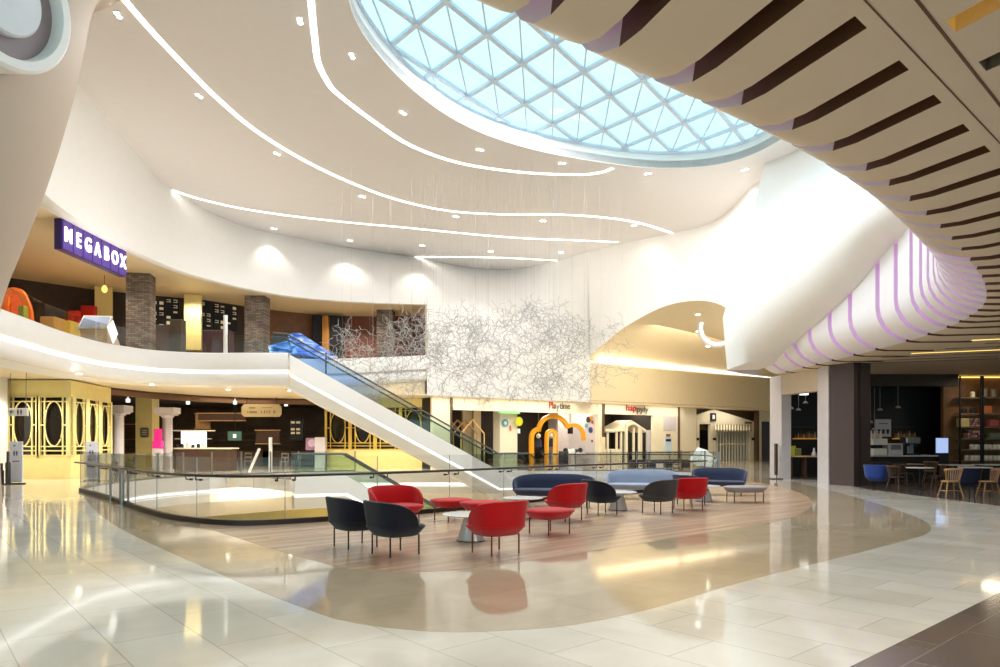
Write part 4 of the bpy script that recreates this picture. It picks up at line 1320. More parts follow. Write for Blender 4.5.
# cube lamps under the sign boards
for px, py in ((483, 414), (555.5, 415), (570, 415.5), (619.5, 418), (650, 418.6)):
    c_ = sp(px, py, -0.35 + 0.9)
    b = MB(); b.box((c_.x, c_.y, FS - 0.27), (0.22, 0.22, 0.26), WA); b.bar((c_.x, c_.y, FS - 0.15), (c_.x, c_.y, FS), 0.03, 0.03)
    tag(b.build('cube_lamp', MILK), 'small white cube lamp under the shop soffit', 'light', 'cube lamps of the shop row')
# gabled porch of the second shop
po_ = empty('gabled_porch', sw(630, 0.4), 0, 'small cream gabled porch with an arched front in the second shop', 'porch')
ap, el, er = sp(631.5, 420, 0.4), sp(613.5, 429.5, 0.4), sp(646, 429.5, 0.4)
rise = 0.22
front('roof', [el, ap, er, er - Vector((0, 0, rise)), sp(639.6, 426.4, 0.4), sp(636.5, 424.3, 0.4), sp(632.5, 423.6, 0.4), sp(628.6, 425, 0.4), sp(626.5, 428, 0.4), sp(626, 430.5, 0.4), el - Vector((0, 0, rise))], 1.6, CREAM, po_)
arch = [sp(626.4, 429.0, 0.3), sp(627.5, 426, 0.3), sp(629.8, 424.2, 0.3), sp(632.6, 423.6, 0.3), sp(635.6, 424.4, 0.3), sp(638, 426.6, 0.3), sp(639.2, 430, 0.3)]
b = MB(); b.tube(smoothline([Vector((arch[0].x, arch[0].y, 0))] + arch + [Vector((arch[-1].x, arch[-1].y, 0))], 5), 0.11, 8); b.build('arch_rim', CREAM, po_, smooth=True)
for px in (625, 641, 633.5):
    c_ = sw(px, 0.5); b = MB(); b.box((c_.x, c_.y, 1.35), (0.14, 0.14, 2.7), WA); b.build('porch_post', CREAM, po_)
b = MB(); a_, c_ = sp(604.5, 430.3, 0.35), sp(624.5, 430.3, 0.35); b.bar(a_, c_, 0.2, 0.16); b.build('side_beam', CREAM, po_)
for px in (607.5, 616.5, 621):
    c_ = sp(px, 430.5, 0.4); b = MB(); b.box((c_.x, c_.y, c_.z / 2), (0.13, 0.13, c_.z), WA); b.build('porch_post', CREAM, po_)
b = MB(); pan(b, 604.6, 621, 0, sp(612, 449).z, 0.45, 0.1); b.build('low_panel', CREAM, po_)
b = MB(); pan(b, 647, 653, 0, sp(647, 430).z, 0.3, 0.12); tag(b.build('wall_shop_partition', LILAC), kind='structure')
b = MB(); pan(b, 664, 676, sp(670, 430).z, sp(670, 416.5).z, -0.03, 0.06); tag(b.build('wall_display_panel', LILAC), 'square grey display panel on the cream wall right of the porch', 'display panel')
ps = empty('poster', sp(669, 442, -0.03), 0, 'tall blue and white poster with a brown heading on the cream wall', 'poster')
b = MB(); pan(b, 665.5, 671.5, sp(668, 452).z, sp(668, 437).z, -0.04, 0.04); b.build('sheet', mat('poster_blue_white', (190, 212, 234), 0.4), ps)
b = MB(); pan(b, 666, 671, sp(668, 441.5).z, sp(668, 439).z, -0.06, 0.02); b.build('dark_band', NIGHT, ps)
b = MB(); pan(b, 666.5, 670.5, sp(668, 436.5).z, sp(668, 434).z, -0.05, 0.04); b.build('heading', mat('brown_heading', (150, 96, 60), 0.5), ps)
# third shop: gabled house front with striped awning
hs3 = empty('house_shopfront', sw(725, 0.2), 0, 'cream gabled house-shaped shop front with a striped awning', 'shop front')
z0 = lambda px: 0.0
P0 = [Vector((sw(696.8, 0.2).x, sw(696.8, 0.2).y, 0)), sp(696.8, 415, 0.2), sp(714, 409.2, 0.2), sp(753.5, 421.5, 0.2), Vector((sw(756.5, 0.2).x, sw(756.5, 0.2).y, sp(753.5, 421.5, 0.2).z)), Vector((sw(756.5, 0.2).x, sw(756.5, 0.2).y, 0))]
def hole(px0, px1, ytop, off):
    a_, b_ = sp(px0, ytop, off), sp(px1, ytop, off)
    return [Vector((a_.x, a_.y, 0.03)), a_, b_, Vector((b_.x, b_.y, 0.03))]
front('facade', P0, 0.25, CREAM, hs3, holes=[hole(699.5, 710.5, 424, 0.2), hole(716.5, 750, 425, 0.2)])
b = MB(); pan(b, 696.8, 756.5, 2.6, FS, 0.8, 0.1); tag(b.build('wall_shop_header', mat('dark_olive_header', (92, 74, 50), 0.6)), kind='structure')
aw = MB()
n = 26
for i in range(n):
    a0, a1 = 715 + 36.5 * i / n, 715 + 36.5 * (i + 1) / n
    t0, t1 = sp(a0, 424.5, 0.18), sp(a1, 424.5, 0.18); b0, b1 = sp(a0, 429.8, -0.45), sp(a1, 429.8, -0.45)
    c0, c1 = sp(a0, 431.3, -0.45), sp(a1, 431.3, -0.45)
    aw.face([t0, t1, b1, b0], mi=i % 2); aw.face([b0, b1, c1, c0], mi=i % 2)
ao = aw.build('awning', [CREAM, mat('olive_stripe', (124, 104, 66), 0.6)], hs3, recalc=False)
for i in range(12):
    px = 717.5 + 32 * i / 11
    c_ = sp(px, 430, 0.32); b = MB(); b.bar(Vector((c_.x, c_.y, 0.03)), c_, 0.07, 0.07); b.build('gate_bar', CREAM, hs3)
b = MB(); a_, c_ = sp(717, 444, 0.32), sp(750, 444, 0.32); b.bar(a_, c_, 0.05, 0.08); b.build('gate_rail', CREAM, hs3)
ln_ = empty('lantern_sign', sp(713.6, 417, 0.1), 0, 'small dark framed sign with a white mark under the gable', 'sign')
b = MB(); pan(b, 711.3, 716.2, sp(714, 421.2, 0.1).z, sp(714, 413, 0.1).z, 0.08, 0.12); b.build('frame', NIGHT, ln_)
b = MB(); pan(b, 712.8, 714.8, sp(714, 419, 0.1).z, sp(714, 415, 0.1).z, 0.05, 0.03); b.build('mark', WHITE, ln_)
for i, px in enumerate((697.6, 714.5, 753.3)):
    b = MB(); c_ = sp(px, 439, 0.1); b.box((c_.x, c_.y, c_.z), (0.24, 0.14, 0.2), WA, 0); tag(b.build('wall_lamp', NIGHT, bevel=0.02), ['small dark wall lamp at the left edge of the gabled shop front', 'small dark wall lamp between the door and the barred gate', 'small dark wall lamp right of the barred gate'][i], 'light', 'wall lamps of the gabled front')
b = MB(); c_ = sp(748.5, 422.7, 0.15); b.box((c_.x, c_.y, c_.z), (0.9, 0.05, 0.16), WA); tag(b.build('name_plate', SGREY), 'small grey-brown name plate above the right end of the awning', 'sign')
b = MB(); pan(b, 762, 769.5, 0, sp(765, 421.5).z, -0.04, 0.06); tag(b.build('door_1', mat('dark_slate_door', (58, 58, 76), 0.4)), kind='structure')
# glass fence and faceted white kiosk on the far floor
f0, f1 = G(628, 469), G(690, 468.4)
railing('low glass fence on the far floor in front of the porch shop', [f0, f0.lerp(f1, 0.5), f1], 1.4, h=1.0, base=0.05, hand=0.98, hand_off=0.0, posts=True, gap=0.005, brackets=False)
bs = empty('bench', G(650, 468), 0, 'long slate-blue bench behind the glass fence on the far floor', 'bench')
q0, q1 = G(631, 467.6), G(688, 467.2)
b = MB(); b.bar(q0 + Vector((0, 0, 0.42)), q1 + Vector((0, 0, 0.42)), 0.7, 0.14); b.build('seat', FNAVY, bs, bevel=0.03)
for t in (0.05, 0.35, 0.65, 0.95):
    q = q0.lerp(q1, t); b = MB(); b.box((q.x, q.y, 0.175), (0.5, 0.5, 0.35), 0); b.build('plinth_leg', FGREY, bs)
kc = G(702, 470)
ks_ = empty('faceted_kiosk', kc, 0, 'white faceted crystal-shaped kiosk behind the far glass railing', 'kiosk')
b = MB()
v = [kc + Vector(q) for q in ((-0.75, -0.1, 0.62), (0, -0.55, 0.55), (0.85, -0.1, 0.6), (0.1, 0.6, 0.6), (-0.25, -0.05, 1.3), (0.3, 0.1, 1.15), (-0.35, -0.15, 0.25), (0.45, -0.15, 0.2), (0.1, 0.35, 0.2))]
for f in ((0, 1, 4), (1, 2, 5), (1, 5, 4), (2, 3, 5), (3, 0, 4), (3, 4, 5), (0, 6, 1), (1, 6, 7), (1, 7, 2), (2, 7, 8), (2, 8, 3), (3, 8, 6), (3, 6, 0), (6, 8, 7)): b.face([v[i] for i in f])
bmesh.ops.remove_doubles(b.bm, verts=b.bm.verts[:], dist=1e-4)
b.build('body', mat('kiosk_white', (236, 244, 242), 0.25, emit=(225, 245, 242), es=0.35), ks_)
b = MB(); b.lathe([(0.35, 0), (0.35, 0.04), (0.12, 0.3)], (kc.x, kc.y, 0), 8); b.build('foot', STEEL, ks_)
# ring of light in the arched bay
dr_ = (P(718.5, 327, 10) - Vector((0, 0, EYE))).normalized(); rc_, rn_, _, _ = BAY.ray_cast(Vector((0, 0, EYE)), dr_)
if rn_.dot(dr_) > 0: rn_ = -rn_
print('BAYHIT', rc_, rn_)
rc_ = rc_ + rn_ * 0.05
rg = empty('ring_light', rc_, 0, 'glowing ring recess in the yellow arched bay beside the white balcony', 'light')
dn_ = (rn_ * 0.75 - dr_ * 0.25).normalized()
M_ = Matrix.Translation(rc_) @ dn_.to_track_quat('Z', 'Y').to_matrix().to_4x4()
b = MB(); b.lathe([(1.25, -0.02), (1.25, 0.10), (1.0, 0.10), (1.0, -0.02)], (0, 0, 0), 40, caps=False); b.bm.transform(M_); b.build('rim', WHITE, rg, smooth=True)
b = MB(); b.tube([Vector((1.02 * math.cos(t * 0.16), 1.02 * math.sin(t * 0.16), 0.1)) for t in range(39)], 0.1, 6, closed=True); b.bm.transform(M_); b.build('glow_tube', RINGGLOW, rg)
# ================================================================== LEFT SIDE, GROUND FLOOR
def vface(a, b, z0, z1, th, mb):
    a, b = Vector((a[0], a[1], 0)), Vector((b[0], b[1], 0))
    t = (b - a).normalized(); n = Vector((-t.y, t.x, 0))
    mb.poly([a, b, b + n * th, a + n * th], z0, z1)
def lattice(label, a, b, cells, zb, zt, ztop, m, mf, ring_w=0.62, front_n=1):
    """yellow shop front: base panel, header, lattice posts and oval rings before dark glass. cells: list of (t0, t1)"""
    a, b = Vector((a[0], a[1], 0)), Vector((b[0], b[1], 0))
    t = (b - a); L = t.length; t.normalize(); n = Vector((-t.y, t.x, 0))
    r = empty('lattice_shopfront', a, 0, label, 'shop front')
    q = MB(); q.poly([a, b, b + n * 0.25, a + n * 0.25], 0, zb); q.build('base_panel', m, r)
    q = MB(); q.poly([a, b, b + n * 0.25, a + n * 0.25], zt, ztop); q.build('header_panel', m, r)
    q = MB(); q.poly([a + n * 0.16, b + n * 0.16, b + n * 0.2, a + n * 0.2], zb, zt); q.build('dark_glass', mat('dark_shop_glass', (30, 24, 20), 0.08) if 'dark_shop_glass' not in MATS else MATS['dark_shop_glass'], r)
    up = Vector((0, 0, 1))
    fr_ = MB()
    for z in (zb + 0.02, zb + 0.22, zb + 0.40, (zb + zt) / 2 + 0.05, zt - 0.22, zt - 0.02):
        if abs(z - (zb + zt) / 2) < 0.3:
            for c0, c1 in cells:
                w_ = (c1 - c0)
                fr_.bar(a + t * (c0) + up * z, a + t * (c0 + w_ * 0.19) + up * z, 0.06, 0.06); fr_.bar(a + t * (c1 - w_ * 0.19) + up * z, a + t * c1 + up * z, 0.06, 0.06)
        else: fr_.bar(a + up * z, b + up * z, 0.05, 0.05)
    fr_.build('lattice_rail', mf, r)
    for c0, c1 in cells:
        w_ = c1 - c0
        for s in (c0, c1):
            q = MB(); q.bar(a + t * s + up * zb, a + t * s + up * zt, 0.14, 0.14); q.build('lattice_post', mf, r)
        for s in (c0 + w_ * 0.19, c1 - w_ * 0.19):
            q = MB(); q.bar(a + t * s + up * zb, a + t * s + up * zt, 0.06, 0.06); q.build('lattice_bar', mf, r)
        q = MB(); cc = a + t * ((c0 + c1) / 2); hz = (zt - zb - 0.62) / 2; zc = (zb + zt) / 2 + 0.1
        q.tube([cc + t * (w_ * 0.31 * math.cos(k * PI / 20)) + up * (zc + hz * math.sin(k * PI / 20)) for k in range(40)], 0.032, 6, closed=True)
        q.build('oval_ring', mf, r)
    return r
def band(px0, px1, Y): return P(px0, 0, Y), P(px1, 0, Y)
aL, bL = P(4, 0, 29.6), P(70.5, 0, 29.6)
LA = (Vector((bL.x, bL.y, 0)) - Vector((aL.x, aL.y, 0))).length
lattice('pale yellow shop front with oval lattice windows at the far left', (aL.x, aL.y), (bL.x, bL.y), [(LA * 0.05, LA * 0.51), (LA * 0.53, LA * 0.97)], 1.0, 3.55, 4.25, YELLOW, YELLOW)
cL = P(111, 0, 34.0)
LB = (Vector((cL.x, cL.y, 0)) - Vector((bL.x, bL.y, 0))).length
lattice('receding side of the yellow oval-lattice shop front, with three narrow ovals', (bL.x + 0.02, bL.y), (cL.x, cL.y), [(LB * 0.04, LB * 0.34), (LB * 0.36, LB * 0.66), (LB * 0.68, LB * 0.98)], 1.0, 3.55, 4.25, YELLOW, YELLOW)
aG, bG = P(325, 0, 43.2), P(430, 0, 42.0)
LG = (Vector((aG.x, aG.y, 0)) - Vector((bG.x, bG.y, 0))).length
lattice('brass-coloured oval lattice shop front behind the long escalator', (aG.x, aG.y), (bG.x, bG.y), [(LG * (0.01 + 0.24 * k), LG * (0.01 + 0.24 * (k + 1) - 0.01)) for k in range(4)], 1.15, 3.75, 4.25, YELLOW, GOLD)
sw_ = MB(); vface((aL.x - 2, aL.y), (aL.x - 0.05, aL.y), 0, 4.3, 0.3, sw_)
pA = P(1, 0, 29.0); sw_.box((pA.x - 0.35, pA.y, 2.15), (0.9, 0.5, 4.3))
tag(sw_.build('wall_shop_left', WHITE), kind='structure')
# dark food hall behind
dh = MB()
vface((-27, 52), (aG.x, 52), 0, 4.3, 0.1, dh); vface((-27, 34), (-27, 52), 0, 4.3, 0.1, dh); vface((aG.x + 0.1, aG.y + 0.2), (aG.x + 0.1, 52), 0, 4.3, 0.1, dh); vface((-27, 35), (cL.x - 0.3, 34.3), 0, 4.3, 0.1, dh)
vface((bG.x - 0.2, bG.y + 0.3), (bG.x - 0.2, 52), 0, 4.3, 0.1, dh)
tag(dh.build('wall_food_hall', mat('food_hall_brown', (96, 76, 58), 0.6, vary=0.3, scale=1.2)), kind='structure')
bm2 = MB()
# brown beam dropped below the soffit at the hall opening
hl = [P(111, 0, 34.2), P(150, 0, 37.0), P(200, 0, 40.0), P(250, 0, 42.0), P(326, 0, 43.3)]
for a_, b_ in zip(hl, hl[1:]): vface((a_.x, a_.y), (b_.x, b_.y), 3.95, 4.3, 0.3, bm2)
tag(bm2.build('trim_3', mat('brown_beam', (120, 88, 62), 0.6)), kind='structure')
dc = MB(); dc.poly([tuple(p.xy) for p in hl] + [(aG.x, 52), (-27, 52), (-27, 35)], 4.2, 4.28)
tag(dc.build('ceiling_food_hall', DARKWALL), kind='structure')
def capital_column(px, Y, label):
    c_ = P(px, 0, Y); r = empty('column_with_capital', (c_.x, c_.y, 0), 0, label, 'column')
    b = MB(); b.lathe([(0.34, 0), (0.34, 0.12), (0.27, 0.16), (0.25, 2.95)], (c_.x, c_.y, 0), 20); b.build('shaft', LILAC, r, smooth=True)
    b = MB(); b.lathe([(0.25, 2.9), (0.36, 3.0), (0.42, 3.1)], (c_.x, c_.y, 0), 8); b.box((c_.x, c_.y, 3.3), (1.05, 0.9, 0.34), 0); b.box((c_.x, c_.y, 3.1), (0.85, 0.8, 0.12), 0)
    b.build('capital', LILAC, r, bevel=0.03)
    return r
capital_column(118.5, 35.3, 'pale column with a wide capital nearest the yellow shop front')
capital_column(167.5, 37.5, 'pale column with a wide capital beside the pink stand')
yp = MB(); a_, b_ = P(135.5, 0, 38), P(152, 0, 38); yp.poly([(a_.x, a_.y), (b_.x, b_.y), (b_.x, b_.y + 0.8), (a_.x, a_.y + 0.8)], 0, 4.2)
tag(yp.build('wall_yellow_pillar', YELLOW), kind='structure')
pq = empty('wall_plaque', P(144, 432, 37.95), 0, 'grey plaque with cut corners on the yellow pillar', 'plaque')
c_ = P(144.5, 432.5, 37.94)
b = MB(); b.box(c_, (0.46, 0.05, 0.46)); b.box(c_, (0.36, 0.05, 0.56)); b.build('plate', mat('plaque_grey', (150, 140, 120), 0.5), pq)
for k in range(3):
    b = MB(); b.box(c_ + Vector((0, -0.03, 0.11 - 0.11 * k)), (0.26, 0.02, 0.04)); b.build('line', CREAM, pq)
pk = empty('pink_stand', P(158, 0, 36.5), 0, 'fuchsia display stand beside the yellow pillar', 'stand')
c_ = P(158, 0, 36.5)
b = MB(); b.box((c_.x, c_.y, 1.95), (0.42, 0.1, 0.7)); b.box((c_.x, c_.y, 1.45), (0.5, 0.3, 0.4)); b.build('panel', PINK, pk, bevel=0.03)
b = MB(); b.box((c_.x, c_.y, 0.63), (0.42, 0.36, 1.25)); b.build('body', LILAC, pk, bevel=0.02)
# lit white display counter
dcn = P(194, 0, 38.5)
ds = empty('display_counter', (dcn.x, dcn.y, 0), 0, 'brightly lit white display counter in the dark food hall', 'counter')
b = MB(); b.box((dcn.x, dcn.y, 1.75), (1.15, 0.7, 0.9)); b.build('lit_case', MILK, ds, bevel=0.03)
b = MB(); b.box((dcn.x, dcn.y, 2.24), (2.0, 0.9, 0.06)); b.box((dcn.x, dcn.y - 0.05, 1.78), (1.7, 0.85, 0.04)); b.build('shelf', CREAM, ds)
b = MB(); b.box((dcn.x + 0.4, dcn.y, 0.62), (3.6, 1.0, 1.2)); b.build('counter_base', DKWOOD, ds)
b = MB(); b.box((dcn.x + 0.4, dcn.y, 1.25), (3.8, 1.15, 0.07)); b.build('counter_top', CREAM, ds)
for i in range(6):
    x = dcn.x - 0.75 + 0.3 * i
    b = MB(); b.lathe([(0.09, 1.29), (0.1, 1.4 + 0.05 * (i % 3)), (0.05, 1.47 + 0.05 * (i % 3))], (x, dcn.y - 0.47, 0), 10)
    tag(b.build('pot', [NIGHT, CHARCOAL, CREAM][i % 3], smooth=True), ['dark pot at the left end of the lit counter', 'charcoal pot second on the lit counter', 'cream pot third on the lit counter', 'dark pot fourth on the lit counter', 'charcoal pot fifth on the lit counter', 'cream pot at the right end of the lit counter'][i], 'pot', 'pots on the lit counter')
# back counters and shelves of the hall
for k, (px, Y, w_, z) in enumerate(((240, 47, 4.5, 2.2), (290, 47, 3.5, 2.4), (128, 44, 3.0, 1.4))):
    c_ = P(px, 0, Y); r = empty('back_counter', (c_.x, c_.y, 0), 0, ['long dark counter with shelves at the back of the food hall', 'dark shelved counter at the right of the food hall', 'dark counter deep behind the first capital column'][k], 'counter')
    b = MB(); b.box((c_.x, c_.y, 0.5), (w_, 0.7, 1.0)); b.build('body', DKWOOD, r)
    b = MB()
    for zz in (1.3, 1.75, 2.2): b.box((c_.x, c_.y + 0.5, zz), (w_, 0.35, 0.05))
    b.build('shelf', CHARCOAL, r)
for i, (px, py, w_, h_, lab) in enumerate(((203, 421, 1.0, 1.0, 'brown framed panel above the lit counter in the food hall'), (222, 417, 3.2, 0.5, 'long brown bulkhead panel over the counters of the food hall'), (268, 437, 1.6, 0.9, 'dim shelf panel below the hanging sign in the food hall'), (297, 430, 0.9, 1.4, 'dark panel with small white menu cards in the food hall'), (128, 432, 1.4, 1.0, 'dim brown panel behind the first capital column'))):
    c_ = P(px, py, 47 - 0.4 * i); pr_ = empty('hall_panel', c_, 0, lab, 'panel')
    b = MB(); b.box(c_, (w_, 0.12, h_)); b.build('board', [OAK, DKWOOD, DKWOOD, NIGHT, DKWOOD][i], pr_, bevel=0.02)
    b = MB()
    if i == 3:
        for xx in (-0.25, 0.1):
            for zz in (0.5, 0.05, -0.2): b.box(c_ + Vector((xx, -0.08, zz)), (0.25, 0.03, 0.14))
        b.build('menu_card', CREAM, pr_)
    else:
        b.box(c_ + Vector((0, -0.08, h_ / 2)), (w_ + 0.1, 0.1, 0.06)); b.box(c_ + Vector((0, -0.08, -h_ / 2)), (w_ + 0.1, 0.1, 0.06)); b.build('moulding', OAK, pr_)
for i, (px, py) in enumerate(((128, 424), (188, 407.5), (286, 409), (318, 411), (235, 423))):
    c_ = P(px, 0, 39 + (i % 3) * 2); b = MB(); b.box((c_.x, c_.y, 3.95), (0.16, 0.16, 0.2)); b.bar((c_.x, c_.y, 4.0), (c_.x, c_.y, 4.2), 0.03, 0.03)
    tag(b.build('cube_lamp', MILK), 'small white cube lamp under the dark food hall ceiling', 'light', 'cube lamps of the food hall')
ts = empty('monitor_screen', P(235, 436, 46), 0, 'pale green lit screen over the back counter of the food hall', 'screen')
c_ = P(235, 436, 46); b = MB(); b.box(c_, (1.0, 0.08, 0.7)); b.build('housing', NIGHT, ts, bevel=0.02)
b = MB(); b.box(c_ + Vector((0, -0.05, 0)), (0.9, 0.02, 0.6)); b.build('display', mat('dim_green_screen', (70, 96, 80), 0.3, emit=(90, 130, 110), es=0.35), ts)
b = MB(); b.box(c_ + Vector((0.0, -0.07, 0)), (0.2, 0.02, 0.24)); b.build('bright_patch', MILK, ts)
b = MB(); b.bar(c_ + Vector((0, 0, 0.3)), Vector((c_.x, c_.y, 4.2)), 0.05, 0.05); b.build('hanger', NIGHT, ts)
# hanging plaque sign over the hall
c_ = P(261.3, 410.5, 41.6)
hp_ = empty('hanging_sign', c_, 0, 'beige hanging sign board with cut corners over the food hall', 'sign')
b = MB(); hw, hh = 1.2, 0.38
pts = [(-hw, -hh + 0.16), (-hw + 0.16, -hh), (hw - 0.16, -hh), (hw, -hh + 0.16), (hw, hh - 0.16), (hw - 0.16, hh), (-hw + 0.16, hh), (-hw, hh - 0.16)]
fv = [c_ + Vector((x, 0, z)) for x, z in pts]
b.face(fv); b.face([p + Vector((0, 0.12, 0)) for p in fv][::-1]); b.grid([fv + [fv[0]], [p + Vector((0, 0.12, 0)) for p in fv + [fv[0]]]])
b.build('board', mat('beige_sign_board', (190, 172, 132), 0.5), hp_)
dk_ = mat('sign_faded_brown', (142, 122, 88), 0.6)
for x, z, w_, h_ in ((-0.55, 0.16, 0.4, 0.10), (-0.82, -0.1, 0.05, 0.14), (-0.52, -0.1, 0.42, 0.13), (-0.27, -0.1, 0.05, 0.14), (0.35, 0.17, 0.62, 0.05), (0.0, -0.08, 0.06, 0.18), (0.2, -0.08, 0.08, 0.18), (0.35, -0.08, 0.06, 0.18), (0.5, -0.08, 0.08, 0.18), (0.78, -0.08, 0.12, 0.16)):
    b = MB(); b.box(c_ + Vector((x, -0.01, z)), (w_, 0.02, h_)); b.build('lettering', dk_, hp_)
for x in (-0.9, 0.9):
    b = MB(); b.bar(c_ + Vector((x, 0.06, hh)), Vector((c_.x + x, c_.y + 0.06, 4.3)), 0.03, 0.03); b.build('hanger', NIGHT, hp_)
# purple and white notice boards in front of the hall
b = MB(); c_ = P(312, 444, 42.5); b.box((c_.x, c_.y, c_.z), (0.75, 0.06, 0.75)); nbd = empty('notice_board', c_, 0, 'mauve notice board with a round emblem beside the brass lattice', 'sign'); b.build('board', mat('mauve_board', (168, 130, 164), 0.5), nbd)
b = MB(); b.lathe([(0.24, 0), (0.24, 0.03), (0.001, 0.03)], (0, 0, 0), 24); b.bm.transform(Matrix.Translation(c_ + Vector((0, -0.03, 0.05))) @ Matrix.Rotation(PI / 2, 4, 'X')); b.build('emblem', mat('emblem_pink', (222, 190, 214), 0.5), nbd)
b = MB(); b.box((c_.x, c_.y, c_.z / 2 - 0.2), (0.06, 0.05, c_.z - 0.4)); b.build('post', NIGHT, nbd)
b = MB(); c_ = P(320.5, 0, 42.2); b.box((c_.x, c_.y, 0.95), (0.62, 0.4, 1.9)); tag(b.build('white_panel_stand', LILAC, bevel=0.02), 'plain white upright panel right of the mauve notice board', 'stand')
for i, (px, Y, lab) in enumerate(((270.5, 36.2, 'upright white pole behind the far glass railing'),)):
    c_ = P(px, 0, Y); b = MB(); b.tube([(c_.x, c_.y, 0), (c_.x, c_.y, 1.85)], 0.09, 12); tag(b.build('white_pole', WHITE, smooth=True), lab, 'pole')
a_, b_ = P(249, 472.5, 35.8), P(259.5, 448.5, 35.8)
b = MB(); b.bar(a_, b_, 0.09, 0.12); tag(b.build('leaning_pole', WHITE), 'white pole leaning to the right behind the far glass railing', 'pole')
# dark dining chairs of the hall
def simple_chair(name, m, label, group):
    r = empty(name, (0, 0, 0), 0, label, 'chair', group)
    b = MB(); b.box((0, 0, 0.45), (0.44, 0.44, 0.05)); b.build('seat', m, r, world=False, bevel=0.01)
    b = MB()
    for x in (-0.19, 0.19): b.bar((x, -0.2, 0.45), (x, -0.24, 0.95), 0.035, 0.035)
    for z in (0.7, 0.92): b.bar((-0.2, -0.225, z), (0.2, -0.225, z), 0.03, 0.09)
    b.build('backrest', m, r, world=False)
    for x in (-0.18, 0.18):
        for y in (-0.18, 0.18):
            b = MB(); b.bar((x, y, 0), (x, y, 0.43), 0.035, 0.035); b.build('leg', m, r, world=False)
    return r
hall = [(205, 40.8), (222, 42.5), (233, 40.6), (248, 41.8), (284, 40.5), (296, 42), (176, 40), (128, 38.5)]
pr = None
for px, Y in hall:
    if pr is None: pr = simple_chair('dining_chair', mat('hall_chair_grey', (120, 108, 92), 0.5), 'dim grey dining chair in the dark food hall behind the far railing', 'food hall chairs'); o = pr
    else: o = copy_tree(pr)
    c_ = P(px, 0, Y); o.location = (c_.x, c_.y, 0); o.rotation_euler = (0, 0, rnd.uniform(0, 6))
# wayfinding signs and bollards by the yellow shop
wf = empty('hanging_direction_sign', P(18, 412, 27), 0, 'white hanging direction sign with an arrow on two rods at the far left', 'sign')
c_ = P(18.5, 412, 27)
b = MB(); b.box(c_, (0.74, 0.1, 0.3)); b.build('panel', WHITE, wf, bevel=0.01)
INK = mat('violet_grey_ink', (96, 84, 130), 0.5)
def arrow_left(c_, s, m, parent, y):
    b = MB(); q = c_ + Vector((0, y, 0))
    b.bar(q + Vector((-s, 0, 0)), q + Vector((s * 0.7, 0, 0)), 0.01, s * 0.3)
    b.bar(q + Vector((-s, 0, 0)), q + Vector((-s * 0.3, 0, s * 0.65)), 0.01, s * 0.28); b.bar(q + Vector((-s, 0, 0)), q + Vector((-s * 0.3, 0, -s * 0.65)), 0.01, s * 0.28)
    b.build('arrow', m, parent)
arrow_left(c_ + Vector((-0.2, 0, 0)), 0.09, INK, wf, -0.06)
def person_mark(c_, s, m, parent, y):
    b = MB()
    for x in (-0.6, 0.6):
        q = c_ + Vector((x * s, y, 0))
        b.box(q + Vector((0, 0, s * 0.75)), (s * 0.4, 0.015, s * 0.4)); b.box(q, (s * 0.6, 0.015, s * 0.9)); b.box(q + Vector((0, 0, -s * 0.8)), (s * 0.3, 0.015, s * 0.8))
    b.build('pictogram', m, parent)
person_mark(c_ + Vector((0.08, 0, 0)), 0.1, INK, wf, -0.06)
for x in (-0.3, 0.3):
    b = MB(); b.tube([c_ + Vector((x, 0, 0.14)), Vector((c_.x + x, c_.y, 4.3))], 0.012, 6); b.build('rod', STEEL, wf)
def standing_sign(px, py, label, arrow=True):
    g = G(px, py); r = empty('standing_sign', (g.x, g.y, 0), 0, label, 'sign')
    b = MB(); b.box((g.x, g.y, 0.02), (0.52, 0.3, 0.04)); b.build('foot', NIGHT, r)
    b = MB(); b.box((g.x, g.y, 0.84), (0.48, 0.07, 1.54)); b.build('panel', mat('sign_lilac_white', (222, 222, 236), 0.35) if 'sign_lilac_white' not in MATS else MATS['sign_lilac_white'], r, bevel=0.008)
    arrow_left(Vector((g.x - 0.02, g.y, 1.45)), 0.06, INK, r, -0.045)
    person_mark(Vector((g.x, g.y, 1.17)), 0.085, INK, r, -0.045)
    b = MB(); b.box((g.x, g.y - 0.04, 0.86), (0.26, 0.01, 0.03)); b.build('text_line', INK, r)
standing_sign(16.3, 484, 'white standing sign with arrow and pictogram in front of the yellow shop')
standing_sign(92, 480.5, 'white standing sign seen through the glass end of the railing')
for i, (px, h, w_) in enumerate(((1.5, 0.78, 0.17), (8.0, 1.22, 0.17))):
    g = G(px, 484.6); b = MB()
    b.lathe([(w_ * 0.7, 0.0), (w_ * 0.7, 0.03), (w_ * 0.5, 0.05), (w_ * 0.5, h * 0.65), (w_ * 0.28, h * 0.7), (w_ * 0.28, h), (w_ * 0.2, h + 0.02)], (g.x, g.y, 0), 12)
    tag(b.build('bollard', mat('bollard_dark', (52, 46, 44), 0.4) if i == 0 else MATS['bollard_dark'], smooth=True), ['shorter dark stand at the left edge beside the standing sign', 'taller dark stand between the shorter one and the standing sign'][i], 'stand')
# soffit spotlights on the left
for i, (px, py, Y) in enumerate(((79, 376, 27.2), (152, 388, 32.2), (228, 394.5, 35.4), (290, 391, 36.0))):
    c_ = P(px, 0, Y)
    b = MB(); b.lathe([(0.10, 4.27), (0.10, 4.30)], (c_.x, c_.y, 0), 14); lo_ = empty('soffit_spotlight', (c_.x, c_.y, 4.3), 0, 'small round spotlight in the warm soffit over the left shops', 'light', 'soffit spotlights'); b.build('lens', SPOTGLOW, lo_)
    b = MB(); b.lathe([(0.15, 4.28), (0.15, 4.30), (0.10, 4.30), (0.10, 4.28)], (c_.x, c_.y, 0), 16, caps=False); b.build('trim_ring', WHITE, lo_)
